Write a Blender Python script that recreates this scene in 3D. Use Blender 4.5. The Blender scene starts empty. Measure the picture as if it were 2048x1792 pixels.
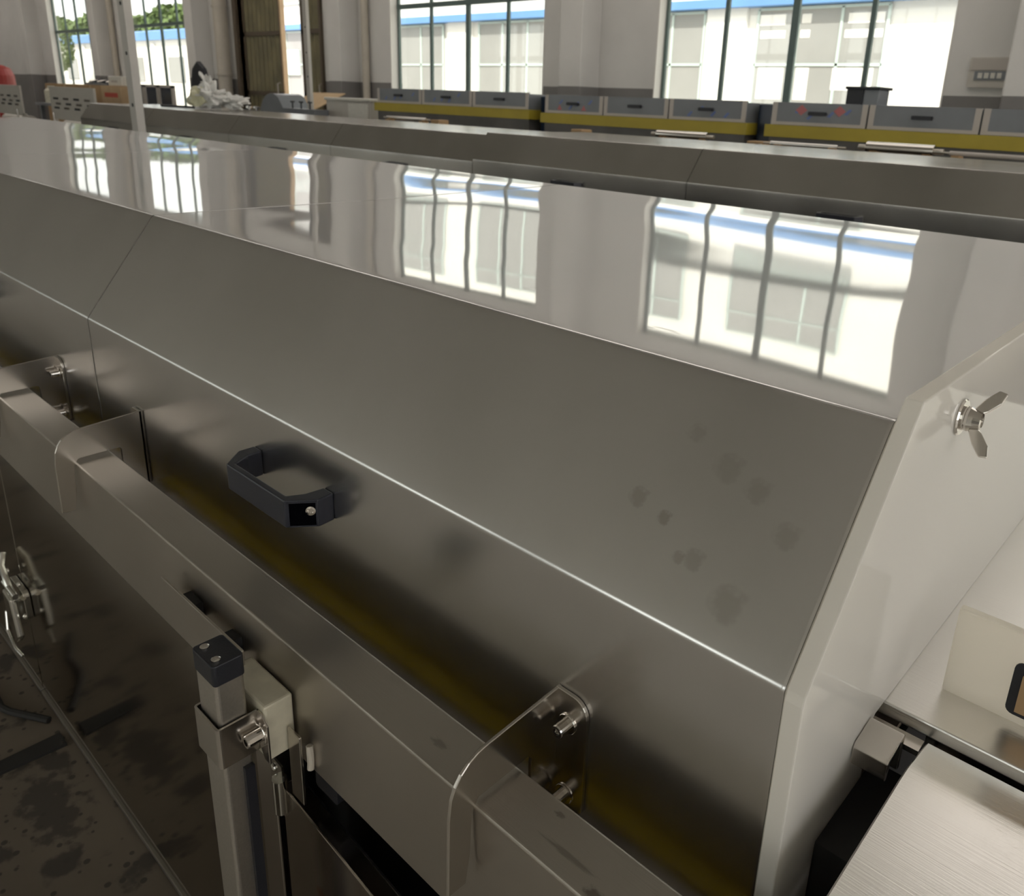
import bpy, bmesh, math, random
from mathutils import Vector, Matrix
random.seed(7)
sc = bpy.context.scene
COL = sc.collection
H = 0.25                       # modelling unit in metres
CH = 1.5125                    # camera height above the floor

def P(x, y, z):                # modelling units (camera at 0,0,0) -> metres, floor at z = 0
    return Vector((x*H, y*H, CH + z*H))

# ------------------------------------------------------------------ camera
f_px, yaw, pit, rol, pcx, pcy = 1605.86, .8446, .3206, .0394, 1106.56, 737.34
fw = Vector((-math.cos(yaw)*math.cos(pit), math.sin(yaw)*math.cos(pit), -math.sin(pit)))
rt = Vector((math.sin(yaw), math.cos(yaw), 0))
up = rt.cross(fw)
r2 = math.cos(rol)*rt + math.sin(rol)*up
u2 = -math.sin(rol)*rt + math.cos(rol)*up
cam_d = bpy.data.cameras.new('camera')
cam = bpy.data.objects.new('camera', cam_d)
COL.objects.link(cam)
M = Matrix((r2, u2, -fw)).transposed().to_4x4()
M.translation = P(0, 0, 0)
cam.matrix_world = M
cam_d.sensor_width = 36
cam_d.sensor_fit = 'HORIZONTAL'
cam_d.lens = f_px/2048*36
cam_d.shift_x = (1024-pcx)/2048
cam_d.shift_y = (pcy-896)/2048
cam_d.clip_start = .02
cam_d.clip_end = 400
cam_d.dof.use_dof = True
cam_d.dof.focus_distance = .85
cam_d.dof.aperture_fstop = 12
sc.camera = cam

# ------------------------------------------------------------------ world, sun, exposure
w = bpy.data.worlds.new('sky')
sc.world = w
w.use_nodes = True
bg = w.node_tree.nodes['Background']
bg.inputs[0].default_value = (1.0, .99, .97, 1)
bg.inputs[1].default_value = 1.25
sun_d = bpy.data.lights.new('sun', 'SUN')
sun_d.energy = 3.0
sun_d.color = (1, .95, .88)
sun_d.angle = .01
sun = bpy.data.objects.new('sun', sun_d)
COL.objects.link(sun)
sun.rotation_euler = Vector((-.45, .62, -.75)).to_track_quat('-Z', 'Y').to_euler()
vs = sc.view_settings
vs.view_transform = 'Standard'
vs.look = 'None'
vs.gamma = 1
vs.use_curve_mapping = False
vs.exposure = 1.0
sc.cycles.max_bounces = 7
sc.cycles.diffuse_bounces = 3
sc.cycles.glossy_bounces = 4
sc.cycles.transparent_max_bounces = 16
sc.cycles.sample_clamp_indirect = 6
sc.cycles.use_denoising = True
sc.cycles.use_adaptive_sampling = True
sc.cycles.adaptive_threshold = .05

# ------------------------------------------------------------------ materials
def nmat(name):
    m = bpy.data.materials.new(name)
    m.use_nodes = True
    nt = m.node_tree
    return m, nt, nt.nodes['Principled BSDF']

def mat(name, col, rough=.5, metal=0., var=.0, scale=6., bump=0., bscale=60., spec=.5, coat=0., stretch=(1, 1, 1), rvar=0.):
    m, nt, b = nmat(name)
    b.inputs['Base Color'].default_value = (*col, 1)
    b.inputs['Roughness'].default_value = rough
    b.inputs['Metallic'].default_value = metal
    b.inputs['Specular IOR Level'].default_value = spec
    b.inputs['Coat Weight'].default_value = coat
    N, L = nt.nodes, nt.links
    if var or bump or rvar:
        tc = N.new('ShaderNodeTexCoord')
        mp = N.new('ShaderNodeMapping')
        mp.inputs['Scale'].default_value = stretch
        L.new(tc.outputs['Object'], mp.inputs[0])
    if var or rvar:
        nz = N.new('ShaderNodeTexNoise')
        nz.inputs['Scale'].default_value = scale
        nz.inputs['Detail'].default_value = 6
        L.new(mp.outputs[0], nz.inputs[0])
    if var:
        mr = N.new('ShaderNodeMapRange')
        mr.inputs['From Min'].default_value = .3
        mr.inputs['From Max'].default_value = .7
        mr.inputs['To Min'].default_value = 1-var
        mr.inputs['To Max'].default_value = 1+var*.4
        L.new(nz.outputs[0], mr.inputs[0])
        mx = N.new('ShaderNodeMix')
        mx.data_type = 'RGBA'
        mx.blend_type = 'MULTIPLY'
        mx.inputs[0].default_value = 1
        mx.inputs[6].default_value = (*col, 1)
        L.new(mr.outputs[0], mx.inputs[7])
        L.new(mx.outputs[2], b.inputs['Base Color'])
    if rvar:
        m2 = N.new('ShaderNodeMapRange')
        m2.inputs['From Min'].default_value = .3
        m2.inputs['From Max'].default_value = .7
        m2.inputs['To Min'].default_value = max(.01, rough-rvar)
        m2.inputs['To Max'].default_value = rough+rvar
        L.new(nz.outputs[0], m2.inputs[0])
        L.new(m2.outputs[0], b.inputs['Roughness'])
    if bump:
        n2 = N.new('ShaderNodeTexNoise')
        n2.inputs['Scale'].default_value = bscale
        n2.inputs['Detail'].default_value = 5
        L.new(mp.outputs[0], n2.inputs[0])
        bp = N.new('ShaderNodeBump')
        bp.inputs['Strength'].default_value = bump
        bp.inputs['Distance'].default_value = .002
        L.new(n2.outputs[0], bp.inputs['Height'])
        L.new(bp.outputs[0], b.inputs['Normal'])
    return m

def smudged_steel(name, col, rough, marks=(), extra=None):
    """stainless sheet: fine roughness variation, streaky grain, soft finger smudges"""
    m, nt, b = nmat(name)
    N, L = nt.nodes, nt.links
    b.inputs['Metallic'].default_value = 1
    tc = N.new('ShaderNodeTexCoord')
    n1 = N.new('ShaderNodeTexNoise'); n1.inputs['Scale'].default_value = 3.5; n1.inputs['Detail'].default_value = 5
    L.new(tc.outputs['Object'], n1.inputs[0])
    mp = N.new('ShaderNodeMapping'); mp.inputs['Scale'].default_value = (3, 160, 160)
    L.new(tc.outputs['Object'], mp.inputs[0])
    n2 = N.new('ShaderNodeTexNoise'); n2.inputs['Scale'].default_value = 4; n2.inputs['Detail'].default_value = 3
    L.new(mp.outputs[0], n2.inputs[0])
    r = N.new('ShaderNodeMapRange')
    r.inputs['From Min'].default_value = .3; r.inputs['From Max'].default_value = .7
    r.inputs['To Min'].default_value = rough*.92; r.inputs['To Max'].default_value = rough*1.1
    L.new(n1.outputs[0], r.inputs[0])
    a = N.new('ShaderNodeMath'); a.operation = 'MULTIPLY_ADD'
    L.new(n2.outputs[0], a.inputs[0]); a.inputs[1].default_value = rough*.06
    L.new(r.outputs[0], a.inputs[2])
    L.new(a.outputs[0], b.inputs['Roughness'])
    c = N.new('ShaderNodeMapRange')
    c.inputs['From Min'].default_value = .25; c.inputs['From Max'].default_value = .75
    c.inputs['To Min'].default_value = .93; c.inputs['To Max'].default_value = 1.05
    L.new(n1.outputs[0], c.inputs[0])
    mx = N.new('ShaderNodeMix'); mx.data_type = 'RGBA'; mx.blend_type = 'MULTIPLY'
    mx.inputs[0].default_value = 1
    mx.inputs[6].default_value = (*col, 1)
    L.new(c.outputs[0], mx.inputs[7])
    last = mx.outputs[2]
    for (cx, cy, cz, rx, ry, rz, tint, amt) in marks:      # smudges: soft noisy ellipsoids in world metres
        mp2 = N.new('ShaderNodeMapping'); mp2.vector_type = 'POINT'
        mp2.inputs['Location'].default_value = (-cx/rx, -cy/ry, -cz/rz)
        mp2.inputs['Scale'].default_value = (1/rx, 1/ry, 1/rz)
        g = N.new('ShaderNodeNewGeometry')
        L.new(g.outputs['Position'], mp2.inputs[0])
        ln = N.new('ShaderNodeVectorMath'); ln.operation = 'LENGTH'
        L.new(mp2.outputs[0], ln.inputs[0])
        nn = N.new('ShaderNodeTexNoise'); nn.inputs['Scale'].default_value = 1.7; nn.inputs['Detail'].default_value = 5
        L.new(mp2.outputs[0], nn.inputs[0])
        ad = N.new('ShaderNodeMath'); ad.operation = 'MULTIPLY_ADD'
        L.new(nn.outputs[0], ad.inputs[0]); ad.inputs[1].default_value = 1.4
        L.new(ln.outputs['Value'], ad.inputs[2])
        mr = N.new('ShaderNodeMapRange'); mr.interpolation_type = 'SMOOTHSTEP'
        mr.inputs['From Min'].default_value = 1.1; mr.inputs['From Max'].default_value = 1.7
        mr.inputs['To Min'].default_value = amt; mr.inputs['To Max'].default_value = 0
        L.new(ad.outputs[0], mr.inputs[0])
        mm = N.new('ShaderNodeMix'); mm.data_type = 'RGBA'
        L.new(mr.outputs[0], mm.inputs[0])
        L.new(last, mm.inputs[6]); mm.inputs[7].default_value = (*tint, 1)
        last = mm.outputs[2]
    L.new(last, b.inputs['Base Color'])
    if extra:
        bp = N.new('ShaderNodeBump'); bp.inputs['Strength'].default_value = extra; bp.inputs['Distance'].default_value = .0006
        L.new(n2.outputs[0], bp.inputs['Height'])
        L.new(bp.outputs[0], b.inputs['Normal'])
    return m

def wm(x, y, z):
    v = P(x, y, z); return (v.x, v.y, v.z)
S_COL = (.72, .71, .70)
DARKM = (.30, .275, .25)
slope_marks = []
for (x, y, z, r, a) in [(-1.62, 2.36, -1.46, .05, .35), (-1.48, 2.34, -1.49, .035, .45), (-1.30, 2.28, -1.57, .05, .3),
                        (-1.36, 2.27, -1.58, .03, .35), (-1.18, 2.47, -1.31, .06, .25), (-1.32, 2.50, -1.28, .07, .22),
                        (-1.12, 2.22, -1.64, .08, .3), (-1.02, 2.40, -1.4, .06, .25), (-1.5, 2.55, -1.2, .05, .2)]:
    slope_marks.append((*wm(x, y, z), r*H, r*H, r*H, DARKM, a))
top_marks = []
for (px_, py_, rx_, ry_) in ((-2.12, 3.06, .05, .016), (-2.07, 3.09, .06, .012), (-2.01, 3.09, .05, .014), (-1.97, 3.07, .04, .010), (-3.07, 3.20, .05, .010), (-3.05, 3.25, .04, .008), (-3.65, 2.88, .035, .008)):
    top_marks.append((*wm(px_, py_, -1.0), rx_*H, ry_*H, .02, (.16, .15, .15), .75))
M_TOP = smudged_steel('polished_steel_sheet', S_COL, .035, top_marks)
def add_haze(m, col, rough, fac):
    nt = m.node_tree; N, L = nt.nodes, nt.links
    g = N.new('ShaderNodeBsdfAnisotropic'); g.inputs['Color'].default_value = (*col, 1); g.inputs['Roughness'].default_value = rough
    mx = N.new('ShaderNodeMixShader'); mx.inputs[0].default_value = fac
    L.new(N['Principled BSDF'].outputs[0], mx.inputs[1]); L.new(g.outputs[0], mx.inputs[2])
    L.new(mx.outputs[0], N['Material Output'].inputs[0])
add_haze(M_TOP, (.86, .86, .87), .55, .32)
M_SATIN = smudged_steel('satin_steel_sheet', (.68, .67, .655), .23, slope_marks)
M_SATIN2 = smudged_steel('satin_steel_sheet_plain', (.68, .67, .655), .23)
M_FAR = smudged_steel('steel_sheet_far', (.56, .545, .52), .22)
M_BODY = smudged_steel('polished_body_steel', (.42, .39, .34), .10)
beam_marks = [(*wm(-1.36, 1.72, -2.57), .04, .004, .02, (.18, .16, .13), .5), (*wm(-1.20, 1.665, -2.57), .012, .008, .02, (.16, .14, .12), .7),
              (*wm(-2.1, 1.74, -2.57), .015, .006, .02, (.22, .2, .17), .5), (*wm(-1.5, 1.83, -2.57), .008, .004, .02, (.2, .18, .15), .6)]
M_BEAM = smudged_steel('brushed_beam_steel', (.50, .465, .415), .34, beam_marks, .25)
M_BRACK = smudged_steel('bracket_steel', (.60, .565, .52), .20)
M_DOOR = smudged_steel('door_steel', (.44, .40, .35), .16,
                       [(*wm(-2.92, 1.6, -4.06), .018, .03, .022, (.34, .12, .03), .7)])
M_SKIRT = mat('dark_skirt_sheet', (.10, .095, .09), .4, var=.3, scale=3)
M_LIP = mat('dull_lip_steel', (.24, .22, .19), .45, .8)
M_CHROME = mat('bright_steel', (.70, .67, .63), .12, 1)
M_ALU = mat('anodised_aluminium', (.56, .53, .48), .38, 1, var=.08, scale=300)
M_COVER = smudged_steel('brushed_cover_steel', (.88, .865, .84), .30, (), .35)
M_BLACK = mat('black_plastic', (.012, .013, .018), .45, bump=.15, bscale=400)
M_VOID = mat('deep_shadow_plastic', (.002, .002, .003), .9, spec=0.)
M_NAVY = mat('handle_plastic', (.020, .022, .033), .36, bump=.1, bscale=500)
M_DARK = mat('dark_interior', (.012, .012, .013), .7)
M_NYLON = mat('yellowed_nylon', (.58, .54, .42), .45, var=.2, scale=30)
M_WHITEPL = mat('white_nylon', (.66, .64, .58), .45, var=.1, scale=30)
M_YELLOW = mat('yellow_strip', (.55, .40, .02), .5, var=.15)
M_YELLOW2 = mat('yellow_band_paint', (.38, .30, .03), .5, var=.12, scale=3)
M_ZINC = mat('zinc_latch', (.72, .71, .66), .15, 1)

def acrylic(name='milky_acrylic', fac=.5):
    m, nt, b = nmat(name)
    b.inputs['Base Color'].default_value = (.91, .89, .85, 1)
    b.inputs['Roughness'].default_value = .06
    b.inputs['Subsurface Weight'].default_value = .0
    b.inputs['Transmission Weight'].default_value = .0
    b.inputs['Specular IOR Level'].default_value = .62
    N, L = nt.nodes, nt.links
    tr = N.new('ShaderNodeBsdfTranslucent'); tr.inputs[0].default_value = (.96, .93, .86, 1)
    mx = N.new('ShaderNodeMixShader'); mx.inputs[0].default_value = fac
    L.new(b.outputs[0], mx.inputs[1]); L.new(tr.outputs[0], mx.inputs[2])
    L.new(mx.outputs[0], N['Material Output'].inputs[0])
    return m
M_ACRYL = acrylic()
M_GUIDE = acrylic('white_guide_plastic', .78)

def glass(name, tint, refl):
    m = bpy.data.materials.new(name); m.use_nodes = True
    nt = m.node_tree; N, L = nt.nodes, nt.links
    N.remove(N['Principled BSDF'])
    t = N.new('ShaderNodeBsdfTransparent'); t.inputs[0].default_value = (*tint, 1)
    g = N.new('ShaderNodeBsdfGlossy'); g.inputs['Roughness'].default_value = .02
    lw = N.new('ShaderNodeLayerWeight'); lw.inputs[0].default_value = .5
    pw = N.new('ShaderNodeMath'); pw.operation = 'POWER'; L.new(lw.outputs['Facing'], pw.inputs[0]); pw.inputs[1].default_value = 5
    fr = N.new('ShaderNodeMath'); fr.operation = 'MULTIPLY_ADD'; L.new(pw.outputs[0], fr.inputs[0]); fr.inputs[1].default_value = .8; fr.inputs[2].default_value = refl
    mx = N.new('ShaderNodeMixShader')
    L.new(fr.outputs[0], mx.inputs[0]); L.new(t.outputs[0], mx.inputs[1]); L.new(g.outputs[0], mx.inputs[2])
    L.new(mx.outputs[0], N['Material Output'].inputs[0])
    return m
M_GLASS = glass('window_glass', (.93, .95, .93), .05)

def floor_mat():
    m, nt, b = nmat('stained_concrete')
    N, L = nt.nodes, nt.links
    g = N.new('ShaderNodeNewGeometry')
    n1 = N.new('ShaderNodeTexNoise'); n1.inputs['Scale'].default_value = 2.2; n1.inputs['Detail'].default_value = 8
    n2 = N.new('ShaderNodeTexVoronoi'); n2.inputs['Scale'].default_value = 34
    n3 = N.new('ShaderNodeTexNoise'); n3.inputs['Scale'].default_value = 9; n3.inputs['Detail'].default_value = 8
    for n in (n1, n2, n3): L.new(g.outputs['Position'], n.inputs[0])
    r1 = N.new('ShaderNodeValToRGB')
    r1.color_ramp.elements[0].position = .3; r1.color_ramp.elements[0].color = (.10, .08, .06, 1)
    r1.color_ramp.elements[1].position = .7; r1.color_ramp.elements[1].color = (.165, .135, .102, 1)
    L.new(n1.outputs[0], r1.inputs[0])
    # dark spots: small voronoi cells where the slow noise allows them
    s = N.new('ShaderNodeMath'); s.operation = 'MULTIPLY_ADD'
    L.new(n3.outputs[0], s.inputs[0]); s.inputs[1].default_value = -.55; 
    L.new(n2.outputs['Distance'], s.inputs[2])
    r2_ = N.new('ShaderNodeMapRange'); r2_.interpolation_type = 'SMOOTHSTEP'
    r2_.inputs['From Min'].default_value = -.12; r2_.inputs['From Max'].default_value = -.04
    r2_.inputs['To Min'].default_value = .85; r2_.inputs['To Max'].default_value = 0
    L.new(s.outputs[0], r2_.inputs[0])
    big = N.new('ShaderNodeMapRange'); big.interpolation_type = 'SMOOTHSTEP'
    big.inputs['From Min'].default_value = .56; big.inputs['From Max'].default_value = .64
    big.inputs['To Max'].default_value = .8
    L.new(n3.outputs[0], big.inputs[0])
    mxx = N.new('ShaderNodeMath'); mxx.operation = 'MAXIMUM'
    L.new(r2_.outputs[0], mxx.inputs[0]); L.new(big.outputs[0], mxx.inputs[1])
    # one wide oil stain beside the machine
    mp = N.new('ShaderNodeMapping'); mp.inputs['Location'].default_value = (1.70/.17, -.31/.075, 0); mp.inputs['Scale'].default_value = (1/.17, 1/.075, 1)
    L.new(g.outputs['Position'], mp.inputs[0])
    ln = N.new('ShaderNodeVectorMath'); ln.operation = 'LENGTH'; L.new(mp.outputs[0], ln.inputs[0])
    n5 = N.new('ShaderNodeTexNoise'); n5.inputs['Scale'].default_value = 30; n5.inputs['Detail'].default_value = 8; L.new(g.outputs['Position'], n5.inputs[0])
    sa_ = N.new('ShaderNodeMath'); sa_.operation = 'MULTIPLY_ADD'; L.new(n5.outputs[0], sa_.inputs[0]); sa_.inputs[1].default_value = 2.2; L.new(ln.outputs['Value'], sa_.inputs[2])
    sm_ = N.new('ShaderNodeMapRange'); sm_.interpolation_type = 'SMOOTHSTEP'
    sm_.inputs['From Min'].default_value = 1.55; sm_.inputs['From Max'].default_value = 1.95; sm_.inputs['To Min'].default_value = .75; sm_.inputs['To Max'].default_value = 0
    L.new(sa_.outputs[0], sm_.inputs[0])
    mx2 = N.new('ShaderNodeMath'); mx2.operation = 'MAXIMUM'; L.new(mxx.outputs[0], mx2.inputs[0]); L.new(sm_.outputs[0], mx2.inputs[1]); mxx = mx2
    mx = N.new('ShaderNodeMix'); mx.data_type = 'RGBA'
    L.new(mxx.outputs[0], mx.inputs[0]); L.new(r1.outputs[0], mx.inputs[6]); mx.inputs[7].default_value = (.035, .03, .027, 1)
    # aisle painted lighter to light the machine's panels; strip along the machine stays dark
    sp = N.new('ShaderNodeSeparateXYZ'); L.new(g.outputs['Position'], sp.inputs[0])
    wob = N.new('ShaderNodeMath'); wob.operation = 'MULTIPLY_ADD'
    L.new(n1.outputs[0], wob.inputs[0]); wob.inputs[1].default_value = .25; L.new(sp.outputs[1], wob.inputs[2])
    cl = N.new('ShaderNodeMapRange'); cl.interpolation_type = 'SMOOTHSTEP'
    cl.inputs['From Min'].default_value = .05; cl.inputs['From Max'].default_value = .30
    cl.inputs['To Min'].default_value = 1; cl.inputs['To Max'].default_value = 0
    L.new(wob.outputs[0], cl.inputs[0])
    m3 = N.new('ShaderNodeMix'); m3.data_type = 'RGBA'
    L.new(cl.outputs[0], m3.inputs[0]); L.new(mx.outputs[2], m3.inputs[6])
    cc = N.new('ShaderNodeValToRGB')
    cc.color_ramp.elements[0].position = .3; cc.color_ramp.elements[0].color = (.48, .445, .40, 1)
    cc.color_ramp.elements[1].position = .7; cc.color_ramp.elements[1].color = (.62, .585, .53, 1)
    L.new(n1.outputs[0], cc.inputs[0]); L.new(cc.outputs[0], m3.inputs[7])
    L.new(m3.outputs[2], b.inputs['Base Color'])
    b.inputs['Roughness'].default_value = .75
    return m
def frp():
    m = bpy.data.materials.new('translucent_rooflight'); m.use_nodes = True
    nt = m.node_tree; N, L = nt.nodes, nt.links
    N.remove(N['Principled BSDF'])
    t = N.new('ShaderNodeBsdfTranslucent'); t.inputs[0].default_value = (.66, .64, .62, 1)
    L.new(t.outputs[0], N['Material Output'].inputs[0])
    return m
M_FRP = frp()
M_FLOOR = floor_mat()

def wall_mat():
    m, nt, b = nmat('wall_paint')
    N, L = nt.nodes, nt.links
    g = N.new('ShaderNodeNewGeometry'); sp = N.new('ShaderNodeSeparateXYZ')
    L.new(g.outputs['Position'], sp.inputs[0])
    c = N.new('ShaderNodeMath'); c.operation = 'GREATER_THAN'; c.inputs[1].default_value = CH + .9*H
    L.new(sp.outputs[2], c.inputs[0])
    mx = N.new('ShaderNodeMix'); mx.data_type = 'RGBA'
    L.new(c.outputs[0], mx.inputs[0]); mx.inputs[6].default_value = (.20, .19, .185, 1); mx.inputs[7].default_value = (.66, .645, .62, 1)
    n = N.new('ShaderNodeTexNoise'); n.inputs['Scale'].default_value = 1.3; n.inputs['Detail'].default_value = 6
    L.new(g.outputs['Position'], n.inputs[0])
    mr = N.new('ShaderNodeMapRange'); mr.inputs['From Min'].default_value = .3; mr.inputs['From Max'].default_value = .7
    mr.inputs['To Min'].default_value = .92; mr.inputs['To Max'].default_value = 1.03
    L.new(n.outputs[0], mr.inputs[0])
    m2 = N.new('ShaderNodeMix'); m2.data_type = 'RGBA'; m2.blend_type = 'MULTIPLY'; m2.inputs[0].default_value = 1
    L.new(mx.outputs[2], m2.inputs[6]); L.new(mr.outputs[0], m2.inputs[7])
    L.new(m2.outputs[2], b.inputs['Base Color'])
    b.inputs['Roughness'].default_value = .7
    return m
M_WALL = wall_mat()
M_CEIL = mat('ceiling_paint', (.50, .49, .475), .8, var=.05, scale=1)
M_REVEAL = mat('window_reveal_paint', (.72, .70, .66), .6)
M_FRAME = mat('green_window_frame', (.10, .145, .135), .45)
M_BEIGE = mat('beige_paint', (.50, .455, .385), .5, var=.06)
M_GALV = mat('galvanised_post', (.50, .475, .44), .4, .3, var=.08, scale=4)
M_OUTW = mat('white_render', (.83, .80, .75), .8, var=.04, scale=.7)
M_BLUE = mat('blue_fascia', (.14, .30, .60), .5, var=.08, scale=1)
M_OGLASS = mat('far_window_glass', (.33, .325, .31), .25, var=.12, scale=.5)
M_OFRAME = mat('pale_green_frame', (.52, .60, .56), .5)
M_LEAF = mat('foliage', (.13, .19, .05), .7, var=.5, scale=1.5)
M_GROUND = mat('outdoor_concrete', (.62, .58, .52), .9, var=.1, scale=.5)
M_CARD = mat('cardboard', (.40, .26, .135), .8, var=.1, scale=5)
M_CARD2 = mat('pale_cardboard', (.52, .37, .22), .8, var=.1, scale=5)
M_RED = mat('red_plastic', (.28, .02, .015), .45)
M_REDP = mat('red_print', (.50, .09, .06), .7)
M_CABW = mat('cabinet_white', (.52, .49, .44), .5, var=.05)
M_FILM = mat('film_covered_panel', (.17, .18, .195), .3, var=.12, scale=4)
M_FILMB = mat('film_blue_print', (.10, .15, .36), .35)
M_FILMR = mat('film_red_print', (.42, .12, .12), .35)
M_PSTRIP = mat('pale_steel_edge', (.46, .42, .38), .45)
M_WOODD = mat('door_brown', (.10, .075, .05), .55, var=.15, scale=3)
M_CORR = mat('corrugated_panel', (.17, .145, .07), .45, var=.35, scale=2.2)
M_BAG = mat('plastic_bag', (.70, .69, .66), .25, spec=.6, bump=1., bscale=9)
M_BAGY = mat('yellowish_bag_content', (.58, .56, .38), .4)
M_PANELB = mat('dark_blue_panel', (.012, .022, .045), .2)
M_RUBBER = mat('black_rubber', (.014, .013, .012), .7)

# ------------------------------------------------------------------ geometry helpers
class MB:
    def __init__(s): s.v, s.f, s.sm = [], [], []
    def add(s, vs, fs, smooth=False):
        o = len(s.v); s.v += [Vector(q) for q in vs]
        s.f += [tuple(i+o for i in f) for f in fs]; s.sm += [smooth]*len(fs)
        return s
    def box(s, a, b):                               # two opposite corners (modelling units)
        x0, x1 = sorted((a[0], b[0])); y0, y1 = sorted((a[1], b[1])); z0, z1 = sorted((a[2], b[2]))
        vs = [P(x, y, z) for z in (z0, z1) for y in (y0, y1) for x in (x0, x1)]
        return s.add(vs, [(0, 2, 3, 1), (4, 5, 7, 6), (0, 1, 5, 4), (2, 6, 7, 3), (0, 4, 6, 2), (1, 3, 7, 5)])
    def cbox(s, c, d): return s.box([c[i]-d[i]/2 for i in range(3)], [c[i]+d[i]/2 for i in range(3)])
    def prism(s, pts, ax, a0, a1):                  # polygon in the plane across axis ax, extruded a0..a1
        def mk(u, v, t):
            return {'x': P(t, u, v), 'y': P(u, t, v), 'z': P(u, v, t)}[ax]
        n = len(pts)
        vs = [mk(u, v, a0) for u, v in pts] + [mk(u, v, a1) for u, v in pts]
        fs = [tuple(range(n))[::-1], tuple(range(n, 2*n))] + [(i, (i+1) % n, n+(i+1) % n, n+i) for i in range(n)]
        return s.add(vs, fs)
    def tube(s, p, q, r, n=16, caps=True, r1=None):
        p, q = P(*p), P(*q); d = (q-p).normalized()
        a = d.orthogonal().normalized(); b = d.cross(a)
        r1 = r if r1 is None else r1
        vs = [p+(a*math.cos(t)+b*math.sin(t))*r*H for t in [2*math.pi*i/n for i in range(n)]]
        vs += [q+(a*math.cos(t)+b*math.sin(t))*r1*H for t in [2*math.pi*i/n for i in range(n)]]
        s.add(vs, [(i, (i+1) % n, n+(i+1) % n, n+i) for i in range(n)], True)
        if caps: s.add(vs, [tuple(range(n))[::-1], tuple(range(n, 2*n))])
        return s
    def path(s, pts, r, n=8):
        pts = [P(*q) for q in pts]; k = len(pts); vs = []
        ref = Vector((.3, .2, 1)).normalized()
        for i, q in enumerate(pts):
            d = (pts[min(i+1, k-1)]-pts[max(i-1, 0)]).normalized()
            a = d.cross(ref).normalized(); b = d.cross(a)
            vs += [q+(a*math.cos(2*math.pi*j/n)+b*math.sin(2*math.pi*j/n))*r*H for j in range(n)]
        fs = [(i*n+j, i*n+(j+1) % n, (i+1)*n+(j+1) % n, (i+1)*n+j) for i in range(k-1) for j in range(n)]
        s.add(vs, fs, True)
        return s.add([vs[j] for j in range(n)]+[vs[(k-1)*n+j] for j in range(n)], [tuple(range(n))[::-1], tuple(range(n, 2*n))])
    def lathe(s, c, ax, prof, n=24):                # prof: (distance along axis, radius)
        c = P(*c); d = Vector(ax).normalized(); a = d.orthogonal().normalized(); b = d.cross(a); vs = []
        for t, r in prof:
            vs += [c+d*t*H+(a*math.cos(2*math.pi*j/n)+b*math.sin(2*math.pi*j/n))*r*H for j in range(n)]
        k = len(prof)
        fs = [(i*n+j, i*n+(j+1) % n, (i+1)*n+(j+1) % n, (i+1)*n+j) for i in range(k-1) for j in range(n)]
        s.add(vs, fs, False)
        return s.add([vs[j] for j in range(n)]+[vs[(k-1)*n+j] for j in range(n)], [tuple(range(n))[::-1], tuple(range(n, 2*n))])

class Root:
    """a thing: an Empty at its base that parents its parts"""
    def __init__(s, name, label, cat, base, group=None, kind=None):
        s.o = bpy.data.objects.new(name, None); COL.objects.link(s.o)
        s.loc = P(*base); s.o.location = s.loc
        s.o.empty_display_size = .05
        tag(s.o, label, cat, group, kind)
    def part(s, name, mb, m, parent=None, label=None, bevel=0, seg=2, kind=None):
        o = mesh(name, mb, m, s.loc, bevel, seg)
        o.parent = parent or s.o
        if label: o['label'] = label
        if kind: o['kind'] = kind
        return o
def tag(o, label, cat, group=None, kind=None):
    o['label'] = label
    if cat: o['category'] = cat
    if group: o['group'] = group
    if kind: o['kind'] = kind
def mesh(name, mb, m, loc=Vector((0, 0, 0)), bevel=0, seg=2):
    me = bpy.data.meshes.new(name)
    me.from_pydata([q-loc for q in mb.v], [], mb.f)
    me.polygons.foreach_set('use_smooth', mb.sm)
    bm = bmesh.new(); bm.from_mesh(me)
    bmesh.ops.remove_doubles(bm, verts=bm.verts, dist=1e-6)
    bmesh.ops.recalc_face_normals(bm, faces=bm.faces)
    if bevel:
        es = [e for e in bm.edges if len(e.link_faces) == 2 and e.calc_face_angle(0) > .5]
        bmesh.ops.bevel(bm, geom=es, offset=bevel*H, segments=seg, profile=.5, affect='EDGES')
    bm.to_mesh(me); bm.free()
    if any(mb.sm): me.set_sharp_from_angle(angle=math.radians(32))
    me.materials.append(m)
    o = bpy.data.objects.new(name, me); COL.objects.link(o)
    return o
def solid(name, mb, m, base, label, cat, group=None, kind=None, bevel=0):
    loc = P(*base)
    o = mesh(name, mb, m, loc, bevel); o.location = loc
    tag(o, label, cat, group, kind)
    return o
def copy_tree(o, parent=None, offset=None):
    c = o.copy(); COL.objects.link(c); c.parent = parent
    if offset is not None: c.location = o.location + offset
    for ch in list(o.children): copy_tree(ch, c)
    return c
def arc(cx, cy, r, a0, a1, n):
    return [(cx+r*math.cos(math.radians(a0+(a1-a0)*i/n)), cy+r*math.sin(math.radians(a0+(a1-a0)*i/n))) for i in range(n+1)]
def rrect(x0, y0, x1, y1, r, n=4):
    return (arc(x1-r, y1-r, r, 0, 90, n)+arc(x0+r, y1-r, r, 90, 180, n)+arc(x0+r, y0+r, r, 180, 270, n)+arc(x1-r, y0+r, r, 270, 360, n))

FLOOR = -6.05
WY = 39.0            # inner face of the window wall
XL, XR, YF, ZC = -165., 36.2, -40., 17.5

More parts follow.
